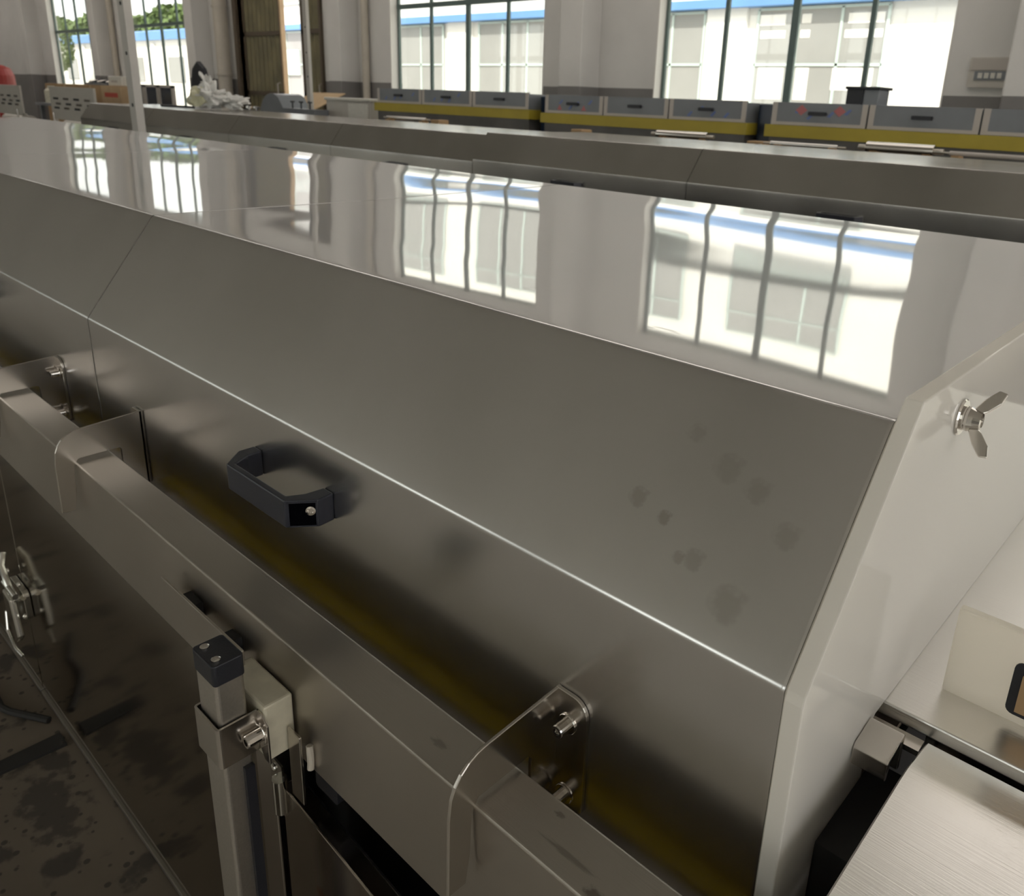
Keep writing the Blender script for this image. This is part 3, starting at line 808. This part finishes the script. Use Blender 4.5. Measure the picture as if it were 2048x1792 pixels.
for s in (1, -1):
    # wings in the plane through the axis, tilted
    d = Vector((0, math.cos(wa)*s, math.sin(wa)*s)); n_ = Vector((0, -math.sin(wa), math.cos(wa)))
    shape = [(.012, .028), (.022, .045), (.050, .095), (.085, .135), (.115, .130), (.105, .085), (.070, .042), (.048, .028)]
    vs_ = []
    for o in (-.010, .010):
        for (ax_, rr) in shape:
            q = Vector((X1+.02+ax_, wy, wz)) + d*rr + n_*o
            vs_.append(P(*q))
    k = len(shape)
    wg = MB().add(vs_, [tuple(range(k)), tuple(range(k, 2*k))[::-1]] + [(i, (i+1) % k, k+(i+1) % k, k+i) for i in range(k)])
    E_.part('wing', wg, M_CHROME, nut, bevel=.004)

# ------------------------------------------------------------------ outfeed at the right
O = Root('outfeed_table', 'stainless outfeed table with an upright guide at the right edge', 'table', (.6, 5, FLOOR))
O.part('table_top', MB().box((-1.1, 3.035, -2.40), (3.2, 7.6, -2.335)), M_COVER, bevel=.008)
gp = O.part('side_guide', MB().box((-.615, 3.285, -2.333), (3.2, 3.33, -1.925)), M_GUIDE, bevel=.008, label='white upright guide plate')
O.part('guide_slot', MB().prism(rrect(-.375, -2.29, -.02, -2.05, .03), 'y', 3.276, 3.284), M_BLACK, gp)
O.part('slot_insert', MB().box((-.34, 3.268, -2.27), (-.05, 3.276, -2.10)), M_CARD, gp)
O.part('leg', MB().box((-.5, 3.3, FLOOR), (-.2, 3.6, -2.4)), M_BRACK)
O.part('leg', MB().box((-.5, 7.0, FLOOR), (-.2, 7.3, -2.4)), M_BRACK)
O.part('leg', MB().box((2.7, 3.3, FLOOR), (3.0, 3.6, -2.4)), M_BRACK)
O.part('leg', MB().box((2.7, 7.0, FLOOR), (3.0, 7.3, -2.4)), M_BRACK)
O.part('apron', MB().box((-.6, 3.12, -3.3), (3.2, 3.16, -2.42)), M_BRACK)
V = Root('roller_cover', 'bent brushed stainless cover in the lower right corner', 'cover', (.6, 2.4, FLOOR))
pr = [(3.02, -2.72), (3.02, -2.43), (2.985, -2.385), (2.93, -2.372), (2.79, -2.345)]
pr += [(2.76-.02*i, -2.336+.0015*i-.0006*i*i*.2) for i in range(6)]
pr += [(2.3, -2.345), (1.9, -2.36), (1.62, -2.372), (1.56, -2.39), (1.53, -2.43), (1.53, -2.75)]
mb = MB(); n = len(pr); xs_ = [-.568, -.56, .2, 1.2, 2.4]
vs_ = [P(x, y, z - (.012 if x == -.568 else 0)) for x in xs_ for y, z in pr]
mb.add(vs_, [(i*n+j, (i+1)*n+j, (i+1)*n+j+1, i*n+j+1) for i in range(len(xs_)-1) for j in range(n-1)], True)
V.part('cover_sheet', mb, M_COVER)
V.part('cover_flange', MB().box((-.566, 1.55, -2.74), (-.552, 3.0, -2.45)), M_COVER)
V.part('stand', MB().box((-.35, 1.65, FLOOR), (-.05, 1.95, -2.6)).box((-.35, 2.6, FLOOR), (-.05, 2.9, -2.6)).box((2.0, 1.65, FLOOR), (2.3, 1.95, -2.6)), M_BRACK)
V.part('motor_housing', MB().box((-.53, 1.58, -3.7), (2.3, 2.97, -2.78)), M_DARK)
K = Root('channel_stub', 'short bright steel channel poking out between plate and cover', 'channel', (-.69, 2.8, -2.42))
K.part('channel', MB().prism([(2.715, -2.325), (2.86, -2.30), (2.872, -2.31), (2.872, -2.47), (2.85, -2.47), (2.85, -2.325), (2.735, -2.345), (2.712, -2.42), (2.70, -2.42), (2.70, -2.34)], 'x', -.758, -.622), M_CHROME, bevel=.004)
K.part('rail', MB().prism([(2.94, -2.41), (3.01, -2.405), (3.01, -2.43), (2.94, -2.435)], 'x', -1.6, -.58), M_BRACK)
K.part('carrier', MB().box((-.757, 2.45, -2.95), (-.60, 3.01, -2.62)), M_DARK)  # black block standing in for the shade of the cavity

# ------------------------------------------------------------------ second machine, behind the near one
yo = 14.5
fsec = [(-50.0, -41.72, 0), (-41.70, -33.32, 0), (-33.30, -25.81, 0), (-25.79, -18.31, 0), (-18.29, -10.76, .07), (-10.74, -3.12, .07), (-3.1, 4.4, .07)]
flab = ['left end hood section of the second machine', 'second machine hood section carrying the plastic bag', 'second machine hood section below the doorway', 'second machine hood section just left of the raised step',
        'first raised hood section of the second machine', 'raised hood section of the second machine with a handle at the right', 'last hood section of the second machine, at the right edge']
for i, (x0, x1, dz) in enumerate(fsec):
    R = Root('machine_hood', flab[i], 'machine hood', ((x0+x1)/2, yo+4, -2.93+dz), 'hood sections of the second machine')
    mb = hood_shell(x0, x1, yo, 21.6, 0, i+9, 10, .25, 0.)
    mb.v = [q+Vector((0, 0, dz*H)) for q in mb.v]
    R.part('shell', mb, M_FAR)
    cx = (x0+x1)/2
    R.part('handle', MB().prism([(cx-.5, 2.12+yo), (cx-.42, 1.9+yo), (cx+.42, 1.9+yo), (cx+.5, 2.12+yo), (cx+.4, 2.12+yo), (cx+.36, 1.96+yo), (cx-.36, 1.96+yo), (cx-.4, 2.12+yo)], 'z', -2.25+dz, -2.08+dz), M_NAVY, bevel=.01)
R = Root('dryer_machine', 'stainless body of the second machine under its hoods', 'machine body', (-22, yo+4, FLOOR))
R.part('body_panel', MB().box((-50, yo+1.8, -5.6), (4.4, yo+7.5, -2.95)), M_BODY)
for x in (-48, -36, -24, -12, 0): R.part('leg', MB().box((x-.2, yo+2, FLOOR), (x+.2, yo+2.4, -5.5)), M_BRACK)

# plastic bag resting on the second machine
def blob(c, r, n, seed, squash=1., bump_=.25, fold=False):
    rnd = random.Random(seed)
    bm = bmesh.new(); bmesh.ops.create_icosphere(bm, subdivisions=n, radius=1)
    ph = [(Vector((rnd.uniform(-1, 1), rnd.uniform(-1, 1), rnd.uniform(-1, 1))).normalized()*rnd.uniform(2, 9), rnd.uniform(0, 6)) for _ in range(14)]
    vs_ = []
    for v in bm.verts:
        k = 1+bump_*sum((1-2*abs(math.sin(v.co.dot(a)*.8+b)) if fold else math.sin(v.co.dot(a)+b)) for a, b in ph)/4
        vs_.append(P(c[0]+v.co.x*r[0]*k, c[1]+v.co.y*r[1]*k, c[2]+max(-.72/k, v.co.z)*r[2]*k*squash))
    fs_ = [tuple(v.index for v in f.verts) for f in bm.faces]
    bm.free()
    return MB().add(vs_, fs_, True)
G = Root('plastic_bag', 'crumpled white plastic bag lying on the second machine', 'bag', (-39.6, 19.3, -1))
G.part('bag_body', blob((-39.9, 19.2, -.42), (1.0, .9, .72), 5, 3, 1, .34, True), M_BAG)
G.part('bag_body', blob((-38.7, 19.6, -.62), (.9, .8, .45), 5, 5, 1, .34, True), M_BAG)
G.part('bag_neck', blob((-40.2, 19.2, .25), (.42, .42, .55), 4, 8, 1, .36, True), M_BAG)
G.part('bag_content', blob((-40.1, 18.75, -.48), (.55, .55, .52), 3, 11, 1, .2), M_BAGY)
solid('pry_bar', MB().path([(-44.2, 18.6, -.93), (-42.5, 18.9, -.93), (-41.6, 19.1, -.93)], .06), M_BLACK, (-42.5, 18.9, -1), 'thin dark bar lying left of the plastic bag', 'bar')

# ------------------------------------------------------------------ low machines with yellow band
YY = 28.0
units = [(-38.6, -27.0, [-38.6, -34.75, -30.85, -27.0], .36, -.33, 'film-covered low machine with yellow band under the middle window', 'A'),
         (-26.0, -15.75, [-26.0, -22.6, -19.25, -15.75], .30, -.42, 'film-covered low machine with yellow band in front of the column', 'B'),
         (-14.75, 7.0, [-14.75, -11.2, -7.65, -4.0, -.4, 3.3, 7.0], .30, -.42, 'longest low machine with yellow band and red film marks, at the right', 'C')]
rnd = random.Random(4)
for x0, x1, cols, zt, zb, lab, kk in units:
    R = Root('conveyor_machine', lab, 'machine', ((x0+x1)/2, YY+2, FLOOR), 'low machines with yellow bands')
    R.part('core', MB().box((x0+.05, YY+.1, zb-.3), (x1-.05, YY+4.4, zt-.06)), M_FILM)
    R.part('yellow_band', MB().box((x0-.15, YY-.12, zb-.48), (x1+.12, YY+4.6, zb-.06)), M_YELLOW2)
    for i in range(len(cols)-1):
        a, b = cols[i], cols[i+1]
        p = R.part('panel', MB().box((a+.04, YY, zb-.04), (b-.04, YY+.1, zt)), M_FILM, bevel=.01)
        ed = MB().box((a+.03, YY-.02, zb-.04), (a+.22, YY, zt)).box((b-.22, YY-.02, zb-.04), (b-.03, YY, zt)).box((a+.03, YY-.021, zb-.05), (b-.03, YY, zb+.06))
        R.part('panel_edge', ed, M_PSTRIP, p)
        R.part('panel_handle', MB().prism(rrect((a+b)/2-.32, (zt+zb)/2-.06, (a+b)/2+.32, (zt+zb)/2+.07, .04), 'y', YY-.12, YY-.001), M_BLACK, p)
        if kk == 'A' and i < 2 or kk == 'B' and i in (0, 2) or kk == 'C' and i == 0:
            for j in range(4):
                x = a+.55+(b-a-1.1)*(j+.5)/4+rnd.uniform(-.2, .2); z = zb+.15+rnd.uniform(0, .35)
                R.part('film_mark', MB().prism([(x-.13, z-.07), (x-.02, z-.1), (x+.13, z+.08), (x+.04, z+.1)], 'y', YY-.006, YY), M_FILMB, p)
        if kk == 'C' and i == 0:
            for x in (a+1.15, a+2.55):
                R.part('film_mark', MB().prism([(x-.22, zt-.25), (x, zt-.43), (x+.22, zt-.25), (x, zt-.07)], 'y', YY-.007, YY), M_FILMR, p)
        if kk == 'B' and i == 0:
            for x in (a+.9, a+2.3):
                R.part('film_mark', MB().prism([(x-.14, zb+.1), (x+.14, zb+.1), (x, zb+.32)], 'y', YY-.007, YY), M_FILMR, p)
    R.part('bed', MB().box((x0, YY-3.4, -2.2), (x1, YY+4.4, -1.9)), M_BEAM)
    R.part('side_skirt', MB().box((x0, YY+.02, -2.0), (x1, YY+4.3, zb-.45)), M_SKIRT)
    for x in (x0+.6, (x0+x1)/2, x1-.6):
        R.part('leg', MB().box((x-.2, YY-3.2, FLOOR), (x+.2, YY-2.8, -2.2)), M_BEAM)
        R.part('leg', MB().box((x-.2, YY+3.9, FLOOR), (x+.2, YY+4.3, -2.2)), M_BEAM)
solid('dark_cabinet', MB().box((-26.82, YY+.6, FLOOR), (-26.2, YY+3.6, .22)), M_PANELB, (-26.5, YY+2, FLOOR), 'narrow black cabinet between the two left low machines', 'cabinet', bevel=.03)
solid('dark_cabinet', MB().box((-15.6, YY+.6, FLOOR), (-14.95, YY+3.6, .2)), M_PANELB, (-15.3, YY+2, FLOOR), 'narrow black cabinet left of the longest low machine', 'cabinet', bevel=.03)
R = Root('control_unit', 'small dark control unit standing on the longest low machine', 'control unit', (-12, YY+2, .3))
R.part('housing', MB().box((-12.7, YY+1.5, .26), (-12.1, YY+2.6, .86)), M_BLACK, bevel=.03)
R.part('lid', MB().box((-12.75, YY+1.45, .82), (-11.5, YY+2.65, .92)), M_BLACK, bevel=.02)
R.part('side_box', MB().box((-12.1, YY+1.55, .26), (-11.55, YY+2.5, .82)), M_FILM, bevel=.03)
# rollers and pipes lying on the machine beds
tubes = [(-17.1, -15.05, 24.3, -.93, .14, M_CHROME, 'bright steel roller lying left on the machine bed'), (-9.6, -7.7, 24.3, -.92, .17, M_CHROME, 'thick bright steel roller lying on the bed at the right'),
         (-12.6, -10.4, 24.1, -.98, .07, M_CHROME, 'thin steel rod on the bed between the two rollers'), (-32.5, -29.6, 24.1, -.98, .08, M_CHROME, 'thin steel pipe on the bed of the left low machine'),
         (-7.2, 4.0, 24.0, -.92, .06, M_PSTRIP, 'long pale rail along the right low machine')]
for (xa, xb, y, z, r, m, lab) in tubes:
    R = Root('steel_roller', lab, 'roller', ((xa+xb)/2, y, z-r), 'rollers and rods on the machine beds')
    R.part('barrel', MB().tube((xa, y, z), (xb, y, z), r, 20), m)
    R.part('shaft', MB().tube((xa-.25, y, z), (xb+.25, y, z), r*.45, 12), M_BEAM)
    for xc in (xa+.2, xb-.2):
        R.part('cradle', MB().box((xc-.1, y-.2, -1.9), (xc+.1, y+.2, z-r*.9)), M_CARD)
for i, (x, lab) in enumerate(((-29.2, 'left'), (-20.9, 'middle'), (-13.4, 'right'))):
    solid('wooden_block', MB().box((x, 24.0, -1.9), (x+.55, 24.6, -.95)), M_CARD, (x+.3, 24.3, -1.9), lab+'most of three small wooden blocks on the machine beds' if lab != 'middle' else 'middle one of three small wooden blocks on the machine beds', 'block', 'wooden blocks on the machine beds', bevel=.03)

# ------------------------------------------------------------------ left background clutter
def slotted_cabinet(x0, x1, y, zt, lab):
    R = Root('slotted_stand', lab, 'machine', ((x0+x1)/2, y+1, FLOOR), 'white slotted stands at the far left')
    wd = x1-x0
    p = R.part('front_plate', MB().box((x0, y, zt-2.45), (x1, y+.15, zt)), M_CABW, bevel=.02)
    for j, (zr, off) in enumerate(((zt-.80, 0), (zt-1.18, .45), (zt-1.5, 0))):
        for i in range(4):
            xx = x0+wd*(.08+.235*i)+off
            R.part('slot', MB().box((xx, y-.02, zr-.16), (xx+wd*.12, y, zr)), M_BRACK if (i+j) % 2 else M_DARK, p)
    R.part('post', MB().box((x0, y, FLOOR), (x0+.3, y+.3, zt-2.3)), M_CABW)
    R.part('post', MB().box((x1-.3, y, FLOOR), (x1, y+.3, zt-2.3)), M_CABW)
    R.part('drum', MB().tube((x0+1.0, y+.8, zt-3.1), (x1-1.0, y+.8, zt-3.1), .62, 20), M_CABW)
    R.part('base', MB().box((x0+.4, y+.4, FLOOR), (x1-.4, y+2.4, zt-3.8)), M_FILM)
    for xx in (x0+.75, x1-.95):
        R.part('rod', MB().tube((xx, y-.15, zt-3.9), (xx, y-.15, zt-1.95), .07, 10), M_CHROME)
slotted_cabinet(-75.3, -65.9, 23., -.32, 'pale slotted metal stand left of the second machine')
slotted_cabinet(-91.0, -82.7, 23., -.38, 'pale slotted metal stand at the left picture edge')
def carton(x0, x1, y0, y1, zt, lab, m, prints=()):
    R = Root('cardboard_box', lab, 'box', ((x0+x1)/2, (y0+y1)/2, FLOOR), 'cardboard boxes by the left windows')
    b = R.part('carton', MB().box((x0, y0, FLOOR), (x1, y1, zt)), m, bevel=.03)
    R.part('tape', MB().box(((x0+x1)/2-.2, y0-.01, zt-.9), ((x0+x1)/2+.2, y1, zt+.012)), M_CARD2, b)
    for (a, c, z0, z1) in prints:
        R.part('red_print', MB().box((a, y0-.02, z0), (c, y0-.002, z1)), M_REDP, b)
carton(-102.5, -90.5, 31.0, 34.5, -.12, 'wide brown cardboard box behind the slotted stand', M_CARD)
carton(-90.2, -84.2, 30.2, 33.5, -.16, 'brown cardboard box with a dull red print', M_CARD, ((-89.2, -87.0, -1.1, -.7),))
carton(-84.0, -79.4, 30.0, 33.0, -.12, 'lighter cardboard box with a bright red print', M_CARD2, ((-83.2, -80.2, -1.1, -.72),))
R = Root('paper_pack', 'white pack standing on the lighter cardboard box', 'pack', (-81.5, 31, -.1))
R.part('wrapper', MB().box((-83.4, 30.5, -.10), (-80.3, 31.6, .72)), M_WHITEPL, bevel=.06)
R.part('print', MB().box((-82.6, 30.47, .18), (-81.2, 30.5, .36)), M_PSTRIP)
R = Root('tool_tray', 'grey tray of tools on the wide cardboard box', 'tray', (-89, 32, -.1))
R.part('tray', MB().box((-91.5, 31.2, -.11), (-85.6, 33.2, .1)), M_FILM, bevel=.03)
for i in range(5):
    R.part('tool', MB().path([(-91+i*1.1, 31.5, .14), (-90.6+i*1.1, 32.2, .30+.1*(i % 2)), (-90.2+i*1.1, 32.9, .16)], .13), M_BLACK if i % 2 else M_BRACK)
R = Root('red_drum', 'red plastic drum at the left picture edge', 'drum', (-118, 30.5, FLOOR))
R.part('drum', MB().lathe((-118, 30.5, FLOOR), (0, 0, 1), [(0, 1.9), (.2, 2.0), (3, 2.05), (6.6, 2.0), (7.4, 1.7), (7.75, .9), (7.75, .05)], 28), M_RED)
R.part('bung', MB().lathe((-117.2, 30.0, 1.6), (0, 0, 1), [(0, .35), (.3, .35), (.35, .2)], 14), M_RED)
# stacked framed panels leaning by the left window
for i, (x, lab) in enumerate(((-77.0, 'leftmost'), (-74.2, 'middle'), (-71.4, 'rightmost'))):
    R = Root('framed_panel', 'dark blue framed panel leaning below the window, %s of three' % lab, 'panel', (x+1.2, 30, FLOOR), 'framed panels below the left window')
    R.part('sheet', MB().box((x+.1, 30.0, FLOOR), (x+2.4, 30.15, .0)), M_PANELB)
    R.part('panel_frame', MB().box((x, 29.95, FLOOR), (x+.28, 30.2, .08)).box((x+2.3, 29.95, FLOOR), (x+2.58, 30.2, .08)).box((x, 29.95, -.1), (x+2.58, 30.2, .1)), M_PSTRIP)
# low workbench stuff between the slotted stands
R = Root('work_bench', 'cluttered low bench between the two slotted stands', 'bench', (-79, 25, FLOOR))
R.part('bench_top', MB().box((-82.6, 24, -1.9), (-75.4, 27, -1.7)), M_FILM)
for x in (-82.2, -76): R.part('leg', MB().box((x, 24.2, FLOOR), (x+.3, 24.5, -1.9)), M_FILM)
solid('cream_sack', blob((-77.3, 25.4, -1.17), (1.1, 1.0, .72), 3, 21, 1, .25), M_BAGY, (-77.5, 25.4, -1.7), 'pale cream sack on the cluttered bench', 'sack')
solid('wooden_crate', MB().box((-80.2, 24.6, -1.7), (-78.9, 26.2, -1.0)), M_CARD2, (-79.5, 25.4, -1.7), 'tan wooden crate on the cluttered bench', 'crate', bevel=.04)
solid('cream_canister', MB().lathe((-81.9, 25.2, -1.7), (0, 0, 1), [(0, .55), (1.0, .55), (1.2, .3), (1.4, .3)], 18), M_NYLON, (-81.9, 25.2, -1.7), 'cream canister on the bench beside the left stand', 'canister')
# chair back behind the bag
R = Root('office_chair', 'dark rounded office chair behind the plastic bag', 'chair', (-63.5, 30, FLOOR))
R.part('backrest', MB().prism([(-65.0, -2.2), (-65.2, -.2), (-64.7, 1.4), (-63.8, 1.95), (-62.9, 1.4), (-62.3, 0), (-62.2, -2.2)], 'y', 29.8, 30.15), M_BLACK, bevel=.1, seg=3)
R.part('seat', MB().prism(rrect(-65.2, 27.6, -62.2, 30.0, .4), 'z', -3.2, -2.8), M_BLACK, bevel=.1)
R.part('gas_lift', MB().tube((-63.7, 28.8, FLOOR+.4), (-63.7, 28.8, -3.2), .14, 12), M_CHROME)
R.part('star_base', MB().box((-65.2, 28.65, FLOOR), (-62.2, 28.95, FLOOR+.42)).box((-63.85, 27.3, FLOOR), (-63.55, 30.3, FLOOR+.42)), M_BLACK)
# objects behind the second machine, by the doorway
C2 = Root('cardboard_box', 'open cardboard box with a raised flap near the doorway', 'box', (-53.4, 32.8, FLOOR))
cb = C2.part('carton', MB().box((-55.2, 31.7, FLOOR), (-51.4, 34.1, -1.3)), M_CARD)
C2.part('flap', MB().add([P(-55.0, 31.7, -1.3), P(-51.6, 31.7, -1.3), P(-50.9, 34.2, .02), P(-55.2, 34.2, .0), P(-55.0, 31.7, -1.34), P(-51.6, 31.7, -1.34), P(-50.9, 34.24, -.03), P(-55.2, 34.24, -.05)],
        [(0, 1, 2, 3), (7, 6, 5, 4), (0, 4, 5, 1), (1, 5, 6, 2), (2, 6, 7, 3), (3, 7, 4, 0)]), M_CARD2, cb)
C2.part('flap', MB().prism([(31.7, -1.3), (34.1, -1.3), (34.2, -.05), (34.15, -.03)], 'x', -55.2, -55.14), M_CARD, cb)
W = Root('white_cabinet', 'low white cabinet beside the open cardboard box', 'cabinet', (-43.8, 30, FLOOR))
W.part('body', MB().box((-46.0, 29.5, FLOOR), (-41.4, 31.5, -.40)), M_CABW, bevel=.03)
W.part('lid', MB().box((-46.1, 29.4, -.40), (-41.3, 31.6, -.24)), M_WHITEPL, bevel=.03)
W.part('door', MB().box((-43.6, 29.44, FLOOR+.3), (-41.6, 29.5, -.55)), M_WHITEPL, bevel=.02)
S = Root('clamp_stand', 'dark stand with three small T-handled clamps', 'clamp stand', (-46.8, 28.5, FLOOR))
S.part('bench', MB().box((-48.6, 28.0, FLOOR), (-45.0, 29.0, -1.0)), M_FILM)
for x in (-48.1, -47.1, -46.1):
    c_ = S.part('clamp', MB().tube((x, 28.4, -1.0), (x, 28.4, -.62), .05, 10), M_BLACK)
    S.part('clamp_handle', MB().tube((x-.2, 28.4, -.6), (x+.2, 28.4, -.6), .05, 10), M_BLACK, c_)
Q = Root('grey_hood_machine', 'grey machine with a rounded cover in front of the doorway', 'machine', (-53, 30, FLOOR))
Q.part('rounded_cover', MB().prism([(-54.4, -1.9)]+arc(-52.6, -1.9, 1.75, 180, 60, 10)+[(-50.6, -1.9)], 'y', 29.5, 31.5), M_FILM, bevel=.03)
Q.part('body', MB().box((-57.5, 29.4, FLOOR), (-50.4, 31.6, -1.9)), M_BRACK)
Q.part('valve_block', MB().box((-58.2, 29.5, -1.9), (-55.2, 30.5, -1.35)), M_BLACK, bevel=.03)
for x in (-56.4, -55.4): Q.part('valve_wheel', MB().lathe((x, 29.9, -1.35), (0, 0, 1), [(0, .1), (.12, .1), (.12, .28), (.26, .28), (.3, .1)], 14), M_CHROME)

# ------------------------------------------------------------------ outside
solid('ground', MB().box((-420, -420, FLOOR-1.3), (220, 420, FLOOR-.8)), M_GROUND, (-60, 120, FLOOR-.8), 'sunlit concrete yard outside the windows', 'ground', kind='structure')
OY = 87.0
BD = Root('factory_building', 'long white factory building with a blue fascia across the yard', 'building', (-40, OY+4, FLOOR-.8))
bx0, bx1 = -160., 130.
BD.part('wall', MB().box((bx0, OY+.8, FLOOR-.8), (bx1, OY+20, 31)), M_OUTW)
BD.part('fascia', MB().box((bx0-.5, OY-1.0, 10.85), (bx1+.5, OY+.9, 11.75)), M_BLUE)
gl = [(-155, -143), (-137, -125), (-114, -103.2), (-95, -80.0), (-74, -56), (-49, -34.4), (-26.5, -12), (-4, 12), (20, 36), (44, 60)]
for a, b in gl:
    for z0, z1 in ((-4.5, 10.6), (15.5, 25.0)):
        wv = BD.part('window', MB().box((a, OY+.55, z0), (b, OY+.85, z1)), M_OGLASS)
        n = max(2, round((b-a)/5))
        fr = MB()
        for i in range(n+1):
            x = a+(b-a)*i/n
            fr.box((x-.14, OY+.40, z0), (x+.14, OY+.6, z1))
        for z in (z0, z0+(z1-z0)*.62, z1): fr.box((a, OY+.40, z-.14), (b, OY+.6, z+.14))
        BD.part('window_frame', fr, M_OFRAME, wv)
for x in (-99.2, -53.0, -118.5):
    BD.part('pillar', MB().box((x-2.6, OY+.2, FLOOR-.8), (x+2.6, OY+.9, 10.85)), M_OUTW)
for (a, b, z0, z1) in ((-48.8, -45.7, 8.95, 10.05), (-48.6, -45.6, 7.6, 8.4), (-43.8, -42.7, 9.05, 10.0), (-43.8, -42.7, 7.6, 8.4), (-48.4, -45.3, 1.2, 4.55), (-43.8, -42.3, 1.2, 4.55), (-39.6, -35.2, 2.3, 4.55), (-38.6, -34.8, 8.9, 9.9), (-38.8, -34.8, 7.5, 8.3)):
    BD.part('bright_pane', MB().box((a, OY+.50, z0), (b, OY+.56, z1)), M_OUTW)  # white boxes painted as daylight showing through the building's far side
BD.part('louvre', MB().box((-149.5, OY+.1, 3.0), (-144.5, OY+.5, 7.5)), M_OFRAME)
SH = Root('blue_roof_shed', 'low white shed with a blue roof edge beyond the left windows', 'shed', (-235, OY+6, FLOOR-.8))
SH.part('wall', MB().box((-420, OY, FLOOR-.8), (-170, OY+18, 10.4)), M_OUTW)
SH.part('roof', MB().prism([(OY-1.2, 10.2), (OY-1.2, 12.0), (OY+10, 13.8), (OY+20, 12.0), (OY+20, 10.2)], 'x', -421, -169), M_BLUE)
for x in (-285, -262, -240, -218, -196): SH.part('window', MB().box((x-4, OY-.2, 1.0), (x+4, OY, 6.5)), M_OGLASS)
for x in (-395, -370, -345, -320, -299, -275, -251, -229, -207, -185): SH.part('pilaster', MB().box((x-.6, OY-.5, FLOOR-.8), (x+.6, OY, 9.4)), M_OUTW)
rt_ = random.Random(12)
for i, (x, y, r, h, lab) in enumerate([(-240, 76, 4.5, 15, 'yellow-green tree close behind the far left window'), (-382, 122, 13, 25, 'tree behind the shed, leftmost'), (-354, 124, 12, 22, 'tree behind the shed, second from the left'),
                                       (-326, 121, 13, 24, 'tree behind the shed, third from the left'), (-297, 123, 13, 22, 'tree behind the shed, fourth from the left'), (-268, 121, 12, 24, 'tree behind the shed nearest the white factory')]):
    R = Root('tree', lab, 'tree', (x, y, FLOOR-.8), 'trees outside the left windows')
    R.part('trunk', MB().tube((x, y, FLOOR-.8), (x, y, h*.5), .8, 10, r1=.45), M_WOODD)
    lf = MB()
    for j in range(2600):
        th, ph = rt_.uniform(0, 6.283), math.acos(rt_.uniform(-1, 1)); rr = rt_.uniform(.55, 1)**.5
        c = Vector((x+r*rr*math.sin(ph)*math.cos(th), y+r*rr*math.sin(ph)*math.sin(th), h*.58+h*.42*rr*math.cos(ph)))
        d1 = Vector((rt_.uniform(-1, 1), rt_.uniform(-1, 1), rt_.uniform(-1, 1))).normalized(); d2 = d1.orthogonal().normalized()
        s_ = r*.09
        lf.add([P(*(c+d1*s_)), P(*(c+d2*s_*.6)), P(*(c-d1*s_)), P(*(c-d2*s_*.6))], [(0, 1, 2, 3)])
    R.part('foliage', lf, M_LEAF, kind='stuff')
